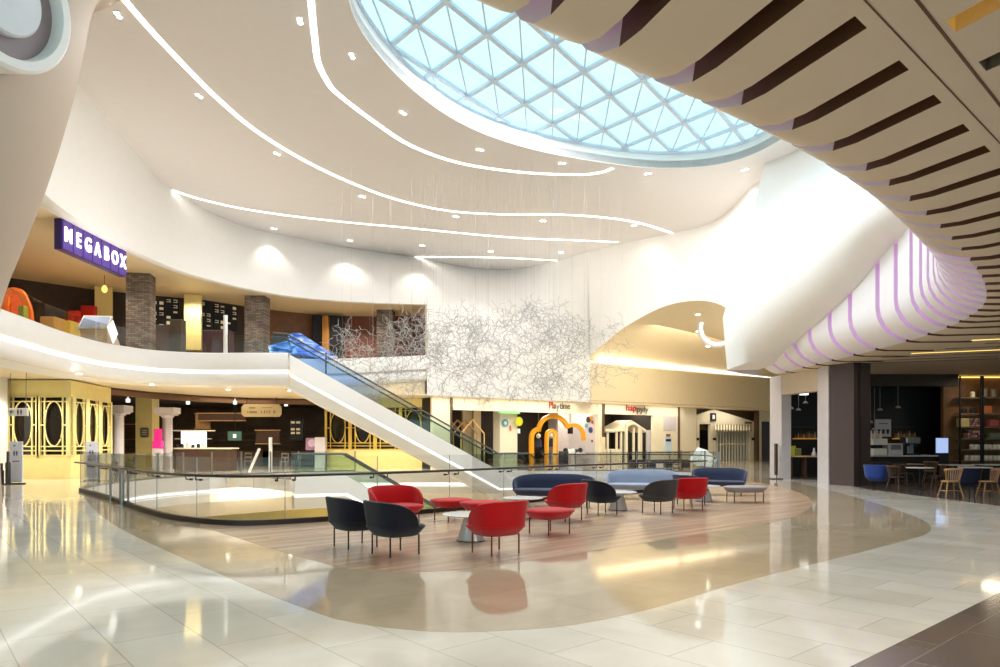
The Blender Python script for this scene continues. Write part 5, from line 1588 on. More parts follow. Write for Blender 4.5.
# ================================================================== LEFT SIDE, UPPER STOREY
SLATE = tiles('dark_stacked_slate', (158, 142, 130), (112, 100, 92), (66, 58, 54), 0.28, 0.09, 0.008, ang=0, rough=0.7, noise=1.2, spec=0.2)
# upright faces need the pattern in x-z: use a generated mapping
t_ = SLATE.node_tree
mp_ = [n for n in t_.nodes if n.type == 'MAPPING'][0]
mp_.inputs['Rotation'].default_value = (PI / 2, 0, 0)
for px, w_, Y, top in ((141, 1.06, 33, 9.6), (257.5, 1.08, 38, 9.6), (386, 0.98, 42, 9.6)):
    c_ = P(px, 0, Y); b = MB(); b.box((c_.x, c_.y, (5.2 + top) / 2), (w_, 0.9, top - 5.2), 0.2 if px < 200 else 0)
    tag(b.build('wall_slate_pillar', SLATE), kind='structure')
# lettered hanging sign
sA, sB = P(62, 0, 24.6), P(126, 0, 28.8)
sA.z = sB.z = 0
sd = (sB - sA).normalized(); sn = Vector((sd.y, -sd.x, 0))      # towards us
ZB, ZTp = 8.47, 9.56
sL = (sB - sA).length
sg_ = empty('cinema_sign', (sA + sB) / 2 + Vector((0, 0, ZB)), 0, 'violet hanging box sign with seven glowing white letters, upper left', 'sign')
b = MB(); b.poly([sA - sn * 0.02, sB - sn * 0.02, sB - sn * 0.28, sA - sn * 0.28], ZB, ZTp); b.build('housing', PURDARK, sg_)
for k, ch in enumerate('MEGABOX'):
    p0, p1 = sA + sd * (sL * k / 7 + 0.03), sA + sd * (sL * (k + 1) / 7 - 0.03)
    b = MB(); b.poly([p0 + sn * 0.03, p1 + sn * 0.03, p1 - sn * 0.02, p0 - sn * 0.02], ZB + 0.03, ZTp - 0.03); pnl = b.build('letter_panel', PURSIGN, sg_)
    cc = (p0 + p1) / 2 + sn * 0.05 + Vector((0, 0, (ZB + ZTp) / 2))
    lt_ = text('letter', ch, SIGNWHITE, None, 0.74, 0.02, face_matrix(cc, sd), bold=0.012, sx=0.78)
    lt_.parent = pnl; lt_.matrix_parent_inverse = (pnl.matrix_parent_inverse.inverted() @ Matrix.Identity(4)) if False else Matrix.Identity(4)
    lt_.matrix_parent_inverse = (Matrix.Translation(sg_.location) @ pnl.matrix_parent_inverse).inverted()
b = MB()
for t in (0.15, 0.5, 0.85):
    q = sA + sd * (sL * t) - sn * 0.15; b.bar(q + Vector((0, 0, ZTp)), q + Vector((0, 0, 9.75)), 0.06, 0.06)
b.build('hanger', PURDARK, sg_)
# menu wall marks and screens
mrk = random.Random(5)
MK = mat('menu_white_marks', (214, 200, 176), 0.5, emit=(214, 200, 176), es=0.25)
mb_specs = [(158, 314, 'menu board nearest the first slate pillar with white marks'), (172, 306, 'menu board with a large pale illustration'), (205, 310, 'menu board right of the cream pillar'), (219, 312, 'menu board with four small bottles drawn'), (231, 312, 'right-most menu board of the dark upper wall')]
def bwpt(px):
    for (x0, p0), (x1, p1) in zip([(-40, bw[0]), (8, bw[1]), (100, bw[2]), (152, bw[3]), (200, bw[4])], [(8, bw[1]), (100, bw[2]), (152, bw[3]), (200, bw[4]), (244, bw[5])]):
        if x0 <= px <= x1:
            f = (px - x0) / (x1 - x0); q = p0.lerp(p1, f)
            d_ = (p1 - p0); d_.z = 0; d_.normalize()
            k = (px - 500) / F; t = (k * p0.y - p0.x) / (d_.x - k * d_.y)
            return Vector((p0.x, p0.y, 0)) + d_ * t, d_
for px, py, lab in mb_specs:
    q, d_ = bwpt(px); n_ = Vector((d_.y, -d_.x, 0))
    z = min(EYE + (HZ - py) / F * q.y, 8.75)
    r = empty('menu_board', q + Vector((0, 0, z)), 0, lab, 'menu board')
    b = MB(); b.box(q + n_ * 0.04 + Vector((0, 0, z)), (0.7, 0.05, 1.5), math.atan2(d_.y, d_.x)); b.build('board', NIGHT, r)
    b = MB()
    for i in range(5):
        for j in range(2):
            if mrk.random() < 0.35: continue
            zz = z + 0.6 - 0.3 * i; xx = -0.17 + 0.34 * j
            p = q + n_ * 0.075 + d_ * xx + Vector((0, 0, zz)); a_ = math.atan2(d_.y, d_.x)
            u = mrk.random()
            if u < 0.5:
                b.box(p + Vector((0, 0, 0.07)), (0.2, 0.015, 0.03), a_); b.box(p + Vector((0, 0, -0.05)), (0.2, 0.015, 0.03), a_); b.box(p + d_ * 0.08, (0.03, 0.015, 0.16), a_)
            else:
                b.box(p, (0.2, 0.015, 0.2 * mrk.uniform(0.3, 0.9)), a_)
    b.build('mark', MK, r)
q, d_ = bwpt(193); n_ = Vector((d_.y, -d_.x, 0))
b = MB(); b.box(q + n_ * 1.3 + Vector((0, 0, 8.05)), (0.85, 0.5, 3.0), 0.3); b.box(q + n_ * 1.3 + Vector((0, 0, 5.6)), (0.85, 0.5, 0.8), 0.3)
tag(b.build('wall_cream_pillar', YELLOW), kind='structure')
q2, d2 = bwpt(103); n2 = Vector((d2.y, -d2.x, 0))
b = MB(); b.box(q2 + n2 * 1.0 + Vector((0, 0, 7.4)), (0.8, 0.5, 4.3), 0.5); tag(b.build('wall_cream_pillar', YELLOW), kind='structure')
# concession counters
def upbox(name, px0, px1, y0, y1, Y, th, m, label, cat, bevel=0.03, group=None, ground=True):
    a_, b_ = P(px0, y1, Y), P(px1, y0, Y)
    z0_ = a_.z if ground is False else 5.2
    mb = MB(); mb.box(((a_.x + b_.x) / 2, Y, (z0_ + b_.z) / 2), (abs(b_.x - a_.x), th, abs(b_.z - z0_)))
    return tag(mb.build(name, m, bevel=bevel), label, cat, group)
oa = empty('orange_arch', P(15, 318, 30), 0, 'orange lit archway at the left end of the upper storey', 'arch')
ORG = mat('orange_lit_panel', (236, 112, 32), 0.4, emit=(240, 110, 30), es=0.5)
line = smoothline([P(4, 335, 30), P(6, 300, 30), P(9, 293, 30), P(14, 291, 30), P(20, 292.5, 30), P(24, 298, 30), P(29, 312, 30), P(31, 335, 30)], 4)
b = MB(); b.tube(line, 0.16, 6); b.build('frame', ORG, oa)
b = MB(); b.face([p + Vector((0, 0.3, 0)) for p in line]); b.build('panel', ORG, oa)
upbox('counter', 8, 20, 325, 345, 29.0, 0.5, mat('counter_red', (180, 50, 32), 0.4), 'low red counter under the orange archway', 'counter')
upbox('yellow_stand', 20.5, 26, 306, 330, 29.0, 0.3, LIMEP, 'small yellow stand right of the orange archway', 'stand')
upbox('red_panel', 69, 80, 311, 324, 34, 0.25, REDLAC, 'red panel left of the upper cream pillar, lower one', 'panel')
upbox('red_panel', 82, 96, 306, 319, 34.6, 0.25, REDLAC, 'red panel beside the upper cream pillar, higher one', 'panel')
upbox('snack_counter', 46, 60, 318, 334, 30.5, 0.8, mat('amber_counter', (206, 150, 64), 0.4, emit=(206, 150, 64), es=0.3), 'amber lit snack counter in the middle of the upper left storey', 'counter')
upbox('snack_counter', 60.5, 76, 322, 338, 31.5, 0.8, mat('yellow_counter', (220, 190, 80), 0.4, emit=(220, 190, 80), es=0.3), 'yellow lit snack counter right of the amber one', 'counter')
kk = empty('ticket_kiosk', P(100, 330, 30.5), 0, 'white-framed kiosk with a slanted blue-grey top on the upper balcony', 'kiosk')
vq = [P(78, 328, 30.5), P(84, 316.5, 31.3), P(112, 317, 31.3), P(107, 328, 30.5)]
b = MB(); b.face(vq); b.face([p - Vector((0, 0, 0.06)) for p in vq][::-1]); b.grid([vq + [vq[0]], [p - Vector((0, 0, 0.06)) for p in vq + [vq[0]]]]); b.build('slanted_screen', mat('kiosk_blue_grey', (150, 170, 206), 0.15), kk)
b = MB(); b.tube(vq, 0.05, 6, closed=True); b.build('frame', WHITE, kk)
low_ = [P(79, 329, 30.5), P(107, 329, 30.5), P(113, 344, 30.6), P(84, 344, 30.6)]
b = MB(); b.face(low_); b.face([p + Vector((0, 0.6, 0)) for p in low_][::-1]); b.grid([low_ + [low_[0]], [p + Vector((0, 0.6, 0)) for p in low_ + [low_[0]]]]); b.build('body', BEIGE, kk)
sidep = [P(107.5, 327, 30.45), P(113, 320, 30.9), P(118, 334, 30.6), P(113, 344, 30.5)]
b = MB(); b.face(sidep); b.build('lit_side', MILK, kk)
c_ = P(104.5, 288, 33)
pl_ = empty('pendant_lamp', c_, 0, 'small warm pendant lamp over the upper left counters', 'light')
b = MB(); b.lathe([(0.001, 8.72), (0.11, 8.8), (0.13, 8.95), (0.06, 9.08), (0.001, 9.1)], (c_.x, c_.y, 0), 14, caps=False); b.build('bulb', LEDYEL, pl_, smooth=True)
b = MB(); b.tube([(c_.x, c_.y, 9.1), (c_.x, c_.y, 9.58)], 0.012, 5); b.build('cord', NIGHT, pl_)
c_ = P(225.5, 0, 33.5); b = MB(); b.tube([(c_.x, c_.y, 5.2), (c_.x, c_.y, 7.75)], 0.10, 12); tag(b.build('white_post', WHITE, smooth=True), 'white upright post behind the balcony glass on the upper storey', 'post')
upbox('ticket_desk', 172, 184, 320, 350, 35, 0.5, mat('desk_greige', (96, 86, 74), 0.5), 'tall greige desk left of the cream pillar on the upper storey', 'desk')
upbox('dark_booth', 205, 232, 331, 350, 36, 0.6, mat('booth_maroon', (84, 56, 60), 0.5), 'maroon booth right of the cream pillar on the upper storey', 'booth')
upbox('plum_partition', 153, 173, 325, 349, 35.6, 0.2, mat('plum_board', (104, 92, 92), 0.5), 'grey-plum partition right of the first slate pillar', 'partition')
upbox('dark_cabinet', 313, 322, 316, 358, 42.6, 0.3, NIGHT, 'dark narrow cabinet left of the timber wall', 'cabinet')
upbox('lit_pillar', 322.5, 329, 316, 358, 42.4, 0.3, mat('amber_pillar', (176, 122, 56), 0.5), 'narrow amber pillar between dark cabinets on the upper storey', 'pillar')
upbox('dark_cabinet', 330, 341, 317, 358, 42.6, 0.3, NIGHT, 'wider dark cabinet beside the timber wall', 'cabinet')
# glowing slabs painting a screen's reflection into the glass at the escalator top
ms = empty('screen_gleam', P(292, 345, 35.8), 0, 'blue screen reflection in the escalator-top glass, made as glowing slabs', 'screen')
def slab4(nm, pts, th, m, parent):
    b = MB(); f_ = [Vector(p) for p in pts]; g_ = [p + Vector((0, th, 0)) for p in f_]
    b.face(f_); b.face(g_[::-1]); b.grid([f_ + [f_[0]], g_ + [g_[0]]]); b.build(nm, m, parent)
slab4('blue_face', [P(291, 333, 36), P(300, 333, 36), P(338, 357, 36.6), P(330, 360, 36.6), P(297, 354, 36)], 0.12, BLUEGLEAM, ms)
slab4('cyan_face', [P(268, 346, 35.9), P(287, 341, 35.9), P(293, 354, 35.9), P(270, 354, 35.9)], 0.12, CYANGLEAM, ms)
slab4('cyan_edge', [P(287.5, 334, 35.8), P(291.5, 334, 35.8), P(297, 354, 35.8), P(293, 354, 35.8)], 0.12, CYANGLEAM, ms)
b = MB()
for px in (270, 285, 300, 325):
    q = P(px, 352, 36.2); b.bar(Vector((q.x, q.y + 0.2, 5.2)), q + Vector((0, 0.2, 0)), 0.06, 0.06)
b.build('stand', NIGHT, ms)
# ================================================================== CAFE AND RIGHT SIDE
xw = lambda px, Y: (px - 500) / F * Y
b = MB()
b.poly([(xw(770, 30.6), 30.6), (xw(781.5, 29.4), 29.4), (xw(781.5, 29.4) + 0.45, 29.5), (xw(770, 30.6) + 0.6, 30.7)], 0, ZS)
tag(b.build('wall_cafe_side', LILAC), kind='structure'); b = MB()
b.poly([(xw(817.5, 27.0), 27.0), (xw(828.5, 26.0), 26.0), (xw(828.5, 26.0) + 0.5, 26.1), (xw(817.5, 27.0) + 0.5, 27.1)], 0, ZS)
tag(b.build('wall_cafe_side', LILAC), kind='structure')
b = MB(); b.poly([(xw(781.5, 29.4) + 0.02, 29.4), (xw(817.5, 27.0) + 0.02, 27.0), (xw(817.5, 27.0) + 0.45, 27.1), (xw(781.5, 29.4) + 0.45, 29.5)], 3.6, ZS)
tag(b.build('wall_cafe_lintel', BEIGE), kind='structure')
# small railing post with a foot beside the panel
g = G(776.5, 479.2); b = MB(); b.box((g.x - 0.02, g.y, 0.85), (0.09, 0.16, 1.35)); b.box((g.x - 0.02, g.y, 0.02), (0.5, 0.3, 0.04)); b.box((g.x, g.y, 0.1), (0.03, 0.03, 0.2))
tag(b.build('gate_post', mat('dark_post', (60, 48, 44), 0.4)), 'dark narrow gate post standing before the pale panel', 'post')
A, B, C = G(829.6, 484.5), G(853.8, 486.2), G(870.5, 485.6)
b = MB(); b.poly([A, B, C, A + C - B], 0, ZS); tag(b.build('wall_dark_pillar', COLMAT), kind='structure')
b = MB(); n_ = (B - A).normalized(); o2 = (C - B).normalized()
b.poly([B - n_ * 0.02 + o2 * 0.22, B + n_ * 0.04 + o2 * 0.22, B + n_ * 0.04 + o2 * 0.30, B + o2 * 0.30], 0, ZS); tag(b.build('trim_4', CHARCOAL), kind='structure')
# cafe room shell
b = MB()
vface((12.9, 31.5), (19.6, 31.5), 0, ZS, 0.2, b); vface((12.6, 31.6), (34, 31.6), 0, ZS, 0.2, b)
tag(b.build('wall_cafe_back', NIGHT), kind='structure')
b = MB(); vface((12.9, 31.4), (12.7, 30.4), 0, ZS, 0.1, b); tag(b.build('wall_cafe_inner', NIGHT), kind='structure')
b = MB(); vface((XR - 0.2, 31), (XR - 0.2, -7), 0, ZS, 0.2, b); tag(b.build('wall_right_end', NIGHT), kind='structure')
CW_ = tiles('cafe_oak_cladding', (150, 98, 54), (128, 80, 42), (80, 48, 26), 0.22, 4.0, 0.006, ang=0, rough=0.4, noise=0.8)
xs0 = xw(943.5, 29.8)
b = MB(); b.box(((xs0 + 31) / 2, 29.9, ZS / 2), (31 - xs0, 0.2, ZS)); tag(b.build('wall_cafe_timber', mat('dim_timber', (128, 88, 54), 0.5, vary=0.15, scale=6)), kind='structure')
# dropped front of the dark counter zone
b = MB(); b.box(((12.9 + xs0) / 2 + 0.2, 29.2, 4.2), (xs0 - 13, 0.3, 0.5)); tag(b.build('trim_5', DARKWALL), kind='structure')
# counter with machines
cc = P(900, 0, 28.3)
ct = empty('cafe_counter', (cc.x, cc.y, 0), 0, 'dark cafe counter with a pale top behind the tables', 'counter')
x0, x1 = xw(868, 28.3), xw(930, 28.3)
b = MB(); b.box(((x0 + x1) / 2, 28.3, 0.5), (x1 - x0, 0.7, 1.0)); b.build('front', NIGHT, ct)
b = MB(); b.box(((x0 + x1) / 2, 28.25, 1.03), (x1 - x0 + 0.1, 0.85, 0.06)); b.build('worktop', LILAC, ct)
def onc(px): return xw(px, 28.2)
cm = empty('pastry_case', (onc(876), 28.2, 1.06), 0, 'white lit two-tier case at the left end of the cafe counter', 'display case')
b = MB(); b.box((onc(877), 28.2, 1.2), (0.55, 0.5, 0.26)); b.build('lower_tier', WHITE, cm, bevel=0.02)
b = MB(); b.box((onc(877), 28.2, 1.6), (0.6, 0.5, 0.26)); b.build('upper_tier', WHITE, cm, bevel=0.02)
b = MB(); b.box((onc(877), 28.35, 1.4), (0.4, 0.2, 0.2)); b.build('post', NIGHT, cm)
for i in range(4):
    b = MB(); x = onc(871.5 + 3 * i); b.lathe([(0.05, 1.73), (0.055, 1.9), (0.025, 1.97), (0.025, 2.05)], (x, 28.2, 0), 10)
    tag(b.build('bottle', [LILAC, CREAM, LILAC, CREAM][i], smooth=True), ['pale bottle at the left end on top of the white case', 'cream bottle second on top of the white case', 'pale bottle third on top of the white case', 'cream bottle at the right end on top of the white case'][i], 'bottle', 'bottles on the white case')
b = MB(); b.box((onc(892.5), 28.2, 1.3), (0.62, 0.45, 0.48)); em = empty('till', (onc(892.5), 28.2, 1.06), 0, 'pale grey box-shaped till on the cafe counter', 'till'); b.build('housing', LILAC, em, bevel=0.03)
b = MB(); b.box((onc(892.5), 27.95, 1.38), (0.4, 0.03, 0.2)); b.build('screen', mat('till_screen_grey', (120, 120, 128), 0.3), em)
es_ = empty('espresso_machine', (onc(910), 28.2, 1.06), 0, 'silver espresso machine right of the till on the cafe counter', 'coffee machine')
b = MB(); b.box((onc(910), 28.2, 1.66), (0.6, 0.5, 0.28)); b.build('head', STEEL, es_, bevel=0.05)
b = MB(); b.box((onc(910), 28.3, 1.3), (0.25, 0.3, 0.48)); b.build('column', STEEL, es_, bevel=0.02)
b = MB(); b.box((onc(910), 28.2, 1.09), (0.6, 0.5, 0.06)); b.build('drip_tray', NIGHT, es_)
for dx_ in (-0.16, 0.16):
    b = MB(); b.lathe([(0.05, 1.42), (0.06, 1.52)], (onc(910) + dx_, 28.05, 0), 10); b.build('spout', NIGHT, es_)
fs = empty('poster_picture', P(883, 428, 30.9), 0, 'pale poster with dark cups drawn on it on the dark cafe wall', 'poster')
c_ = P(883, 428, 31.47); b = MB(); b.box(c_, (0.72, 0.04, 0.80)); b.build('sheet', mat('poster_lilac_white', (196, 190, 204), 0.5), fs)
for dx_ in (-0.2, 0.0, 0.2):
    b = MB(); b.lathe([(0.05, -0.14), (0.07, 0.04), (0.07, 0.06)], (0, 0, 0), 10); b.bm.transform(Matrix.Translation(c_ + Vector((dx_, -0.03, -0.12))) @ Matrix.Diagonal(Vector((1, 0.2, 1, 1)))); b.build('cup_drawing', NIGHT, fs)
b = MB(); b.box(c_ + Vector((0, -0.03, 0.2)), (0.4, 0.01, 0.04)); b.build('heading_line', INK, fs)
sc_ = empty('standing_screen', P(938, 445, 27.6), 0, 'bright blue-white screen at the right end of the cafe counter', 'screen')
c_ = P(942, 445.5, 27.9); b = MB(); b.box(c_, (0.46, 0.08, 0.6)); b.build('display', mat('screen_blue_white', (176, 198, 240), 0.3, emit=(176, 200, 250), es=0.7), sc_, bevel=0.01)
b = MB(); b.box((c_.x, c_.y + 0.06, c_.z), (0.5, 0.06, 0.64)); b.build('case', NIGHT, sc_, bevel=0.01)
b = MB(); b.box((c_.x, c_.y + 0.05, (c_.z - 0.3) / 2), (0.4, 0.3, c_.z - 0.32)); b.build('stand', NIGHT, sc_)
def bottle_shelf(label, px0, px1, py, Y, n, grp, labs):
    a_, c_ = P(px0, py, Y), P(px1, py, Y)
    r = empty('bottle_shelf', a_, 0, label, 'shelf')
    b = MB(); b.box(((a_.x + c_.x) / 2, Y, a_.z - 0.03), (c_.x - a_.x, 0.3, 0.05)); b.build('board', mat('lit_amber_shelf', (196, 140, 62), 0.4, emit=(220, 150, 50), es=0.35) if 'lit_amber_shelf' not in MATS else MATS['lit_amber_shelf'], r)
    b = MB(); b.box(((a_.x + c_.x) / 2, Y + 0.13, a_.z + 0.5), (c_.x - a_.x, 0.04, 0.04)); b.build('upper_rail', DKWOOD, r)
    for i in range(n):
        x = a_.x + (c_.x - a_.x) * (i + 0.5) / n
        b = MB(); h = 0.22 + 0.05 * ((i * 7) % 3); b.lathe([(0.05, a_.z), (0.05, a_.z + h * 0.6), (0.018, a_.z + h * 0.78), (0.018, a_.z + h)], (x, Y - 0.02, 0), 8)
        tag(b.build('bottle', [mat('amber_bottle', (150, 96, 40), 0.2), mat('clear_bottle', (160, 150, 130), 0.2)][i % 2] if 'amber_bottle' not in MATS else (MATS['amber_bottle'], MATS['clear_bottle'])[i % 2], smooth=True), labs, 'bottle', grp)
bottle_shelf('amber lit bottle shelf on the dark wall above the cafe counter', 894, 916, 438, 31.2, 8, 'bottles on the lit cafe shelf', 'small bottle on the amber lit shelf above the cafe counter')
bottle_shelf('amber lit shelf inside the bar room seen through the left opening', 794, 816, 438, 31.2, 8, 'bottles in the bar room', 'small bottle on the amber lit shelf in the bar room opening')
# bar table inside the opening, small cups
bt_ = empty('bar_table', (xw(800, 29.5), 29.5, 0), 0, 'narrow high bar table with a timber top in the bar room opening', 'table')
x0, x1 = xw(787, 29.9), xw(819, 29.3)
b = MB(); b.bar((x0, 29.9, 0.98), (x1 + 0.3, 29.3, 0.98), 0.5, 0.06); b.build('table_top', OAK, bt_)
for px in (790, 804):
    x = xw(px, 29.65); b = MB(); b.box((x, 29.65, 0.475), (0.07, 0.35, 0.95)); b.build('leg', DKWOOD, bt_)
b = MB(); b.box((xw(791.5, 29.8), 29.8, 1.22), (0.3, 0.22, 0.42)); tag(b.build('yellow_box', LIMEP, bevel=0.02), 'yellow box at the left end of the bar table', 'box')
b = MB(); b.box((xw(798, 29.6), 29.6, 1.17), (0.22, 0.2, 0.32)); tag(b.build('green_box', mat('dull_green_box', (110, 110, 60), 0.5), bevel=0.02), 'dull green box right of the yellow one on the bar table', 'box')
b = MB(); b.lathe([(0.09, 1.01), (0.1, 1.1), (0.04, 1.2), (0.04, 1.34)], (xw(813.5, 29.4), 29.35, 0), 12); tag(b.build('jug', LILAC, smooth=True), 'white jug at the right end of the bar table', 'jug')
b = MB(); c_ = P(804, 392, 29.6); b.box(c_, (0.3, 0.2, 0.26)); b.bar(c_, Vector((c_.x, c_.y, ZS)), 0.03, 0.03); tag(b.build('hanging_cube_lamp', MILK), 'white cube lamp hanging in the bar room opening', 'light')
for i, (px, py) in enumerate(((786, 415), (791, 409), (798.5, 410.5), (805.5, 403.5), (880, 410.5), (870.5, 423), (874.5, 430), (898, 408))):
    Y = 30.2; c_ = P(px, py, Y); b = MB(); b.lathe([(0.12, c_.z), (0.07, c_.z + 0.09), (0.03, c_.z + 0.11)], (c_.x, c_.y, 0), 12); b.bar((c_.x, c_.y, c_.z + 0.1), (c_.x, c_.y, ZS), 0.012, 0.012)
    tag(b.build('pendant_lamp', mat('pendant_dull_white', (186, 178, 170), 0.4) if i == 0 else MATS['pendant_dull_white'], smooth=True), 'small pale pendant lamp hanging over the dark bar', 'light', 'bar pendants')
# shelf unit on the timber wall
sx0, sx1 = xw(958, 29.4), xw(1030, 29.4)
su = empty('shelving_unit', (sx0, 29.4, 0), 0, 'tall black-framed shelving with jars on the timber cafe wall', 'shelving')
ys_ = [397.5, 413.5, 427, 438.5, 449.5, 460.5]
zs_ = [EYE + (HZ - y) / F * 29.4 for y in ys_]
for z in zs_:
    b = MB(); b.box(((sx0 + sx1) / 2, 29.5, z - 0.02), (sx1 - sx0, 0.42, 0.04)); b.build('shelf', mat('shelf_grey', (130, 116, 100), 0.4) if 'shelf_grey' not in MATS else MATS['shelf_grey'], su)
for px in (959, 980, 982, 1004, 1028):
    x = xw(px, 29.3); b = MB(); b.box((x, 29.235, 2.2), (0.05, 0.05, 4.4)); b.build('upright', NIGHT, su)
b = MB(); b.box(((sx0 + sx1) / 2, 29.5, 0.3), (sx1 - sx0, 0.42, 0.55)); b.build('base_cabinet', NIGHT, su)
JW = mat('jar_white', (222, 218, 206), 0.3); JL = mat('jar_lid_dark', (48, 42, 40), 0.4)
def jar(x, z, m, lab, grp, s=1.0, lid=True):
    o = empty('jar', (x, 29.38, z + 0.004), 0, lab, 'jar', grp)
    b = MB(); b.lathe([(0.07 * s, 0), (0.08 * s, 0.02), (0.08 * s, 0.18 * s), (0.06 * s, 0.2 * s)], (0, 0, 0), 10); b.build('body', m, o, world=False, smooth=True)
    if lid:
        b = MB(); b.lathe([(0.065 * s, 0.2 * s), (0.065 * s, 0.24 * s), (0.001, 0.25 * s)], (0, 0, 0), 10); b.build('lid', JL, o, world=False)
    return o
j0 = jar(xw(966, 29.4), zs_[5], JW, 'white lidded jar on one of the two lowest shelves of the cafe shelving', 'white jars on the cafe shelving', 1.05)
for row in (4, 5):
    for px in (971.5, 975.5, 979.5, 986, 990.5, 995, 999.5):
        o = copy_tree(j0); o.location = (xw(px, 29.38), 29.38, zs_[row] + 0.004)
def shelfbox(px0, px1, h, row, m, lab, name='box'):
    x0, x1 = xw(px0, 29.4), xw(px1, 29.4); b = MB(); b.box(((x0 + x1) / 2, 29.42, zs_[row] + 0.004 + h / 2), (x1 - x0, 0.3, h)); tag(b.build(name, m, bevel=0.012), lab, 'box')
shelfbox(958.7, 967.5, 0.36, 2, mat('straw_box', (196, 176, 120), 0.5), 'straw-coloured box on the middle shelf of the cafe shelving')
CHECK = tiles('pink_dark_check', (206, 150, 150), (60, 40, 40), (40, 30, 30), 0.09, 0.09, 0.01, ang=0, rough=0.5, noise=0.2)
[n for n in CHECK.node_tree.nodes if n.type == 'MAPPING'][0].inputs['Rotation'].default_value = (PI / 2, 0, 0)
shelfbox(968.5, 978, 0.38, 2, CHECK, 'pink and dark patterned box beside the straw-coloured one')
shelfbox(966, 978, 0.36, 3, CHECK, 'wide pink and dark patterned box on the shelf below the middle')
shelfbox(988, 997, 0.30, 2, mat('rose_box', (150, 74, 74), 0.5), 'rose-red box at the right on the middle shelf')
shelfbox(980, 990, 0.32, 1, mat('rust_box', (170, 96, 52), 0.5), 'rust-orange basket box on the second shelf')
shelfbox(988, 998, 0.22, 3, mat('teal_box', (96, 110, 100), 0.5), 'grey-green box at the right of the lower middle shelf')
for i, (px, s, m) in enumerate(((972, 1.2, CREAM), (983.5, 1.9, mat('dull_vase', (110, 96, 78), 0.4)), (993, 1.8, MATS['dull_vase'] if 'dull_vase' in MATS else CREAM))):
    jar(xw(px, 29.4), zs_[0], m, ['small cream pot on the top shelf of the cafe shelving', 'tall dull brown vase on the top shelf, left one', 'tall dull brown vase on the top shelf, right one'][i], None, s, False)
for i, px in enumerate((962.5, 965, 971, 974)):
    jar(xw(px, 29.4), zs_[1], JL, 'small dark spotted jar on the second shelf of the cafe shelving', 'dark jars on the second shelf', 0.9, True)
# warm light line above the timber wall
b = MB(); b.bar((xs0 + 0.1, 29.7, 4.38), (31, 29.7, 4.38), 0.08, 0.05); tag(b.build('cove_light_strip', LEDYEL), 'warm light line along the top of the timber cafe wall', 'light')
# ---------------------------------------------------------------- cafe seating
def windsor(m, label):
    r = empty('spindle_chair', (0, 0, 0), 0, label, 'chair')
    b = MB(); rows = [sring(0.42, 0.40, 1, 0.425, 20, 2.6), sring(0.46, 0.44, 1, 0.44, 20, 2.6), sring(0.46, 0.44, 1, 0.462, 20, 2.6), sring(0.4, 0.38, 1, 0.468, 20, 2.6)]
    vv = b.grid(rows, closed_u=True); b.bm.faces.new(vv[0][::-1]); b.bm.faces.new(vv[-1]); b.build('seat', m, r, world=False, smooth=True)
    for sx in (-1, 1):
        for sy in (-1, 1):
            b = MB(); b.tube([(sx * 0.15, sy * 0.14, 0.43), (sx * 0.19, sy * 0.18, 0.22), (sx * 0.235, sy * 0.225, 0.0)], 0.02, 8); b.build('leg', m, r, world=False, smooth=True)
    b = MB(); b.bar((-0.2, 0.19, 0.18), (-0.2, -0.19, 0.18), 0.022, 0.022); b.bar((0.2, 0.19, 0.18), (0.2, -0.19, 0.18), 0.022, 0.022); b.bar((-0.2, 0, 0.18), (0.2, 0, 0.18), 0.022, 0.022); b.build('stretcher', m, r, world=False)
    top = [Vector((0.25 * math.sin(a), -0.27 + 0.10 * (1 - math.cos(a)) * 1.4, 0.80 if abs(a) < 1.2 else 0.78)) for a in [k * 0.2 for k in range(-7, 8)]]
    b = MB(); b.tube(top, 0.022, 8, flat=0.03); b.build('top_rail', m, r, world=False, smooth=True)
    for k in range(-5, 6):
        a = k * 0.25
        q = Vector((0.25 * math.sin(a), -0.27 + 0.14 * (1 - math.cos(a)), 0.79)); s = Vector((0.19 * math.sin(a), -0.19 + 0.10 * (1 - math.cos(a)), 0.46))
        b = MB(); b.tube([s, q], 0.010, 6); b.build('spindle', m, r, world=False)
    return r
def tub(m, label):
    r = empty('tub_armchair', (0, 0, 0), 0, label, 'armchair')
    seat_shape(0.66, 0.64).build('seat', m, r, world=False, smooth=True, angle=50)
    back_shape(0.68, 0.66, 0.82, 0.2, 0.34).build('backrest', m, r, world=False, smooth=True, angle=70)
    legs4(r, 0.66, 0.64, LEGBLK)
    return r
def ctable(px, py, label, m=TABLETOP, r_=0.4, h=0.74, square=False):
    g = G(px, py); t = empty('cafe_table', (g.x, g.y, 0.002), 0, label, 'table')
    b = MB()
    if square: b.box((0, 0, h - 0.02), (r_ * 2, r_ * 1.6, 0.035))
    else: b.lathe([(r_ - 0.02, h - 0.035), (r_, h - 0.02), (r_, h), (0.001, h)], (0, 0, 0), 28)
    b.build('table_top', m, t, world=False)
    b = MB(); b.tube([(0, 0, 0.02), (0, 0, h - 0.03)], 0.035, 10); b.build('pedestal', NIGHT, t, world=False)
    b = MB(); b.lathe([(0.24, 0), (0.24, 0.015), (0.06, 0.05)], (0, 0, 0), 20); b.build('foot', NIGHT, t, world=False, smooth=True)
    return t
NAVYB = mat('royal_navy_wool', (44, 66, 132), 0.9, spec=0.1, sheen=0.2)
NAVYD = mat('dark_navy_wool', (38, 42, 66), 0.9, spec=0.1, sheen=0.2)
put(tub(NAVYB, 'royal-blue tub armchair right behind the dark pillar'), 877.5, 489, (0.8, 0.6), 0.002)
put(tub(FGREY, 'charcoal tub armchair behind the royal-blue one'), 884, 483, (0.3, -0.95), 0.002)
put(tub(NAVYD, 'dark navy tub armchair right of the light spindle chair'), 965.5, 495.5, (0.2, 0.98), 0.002)
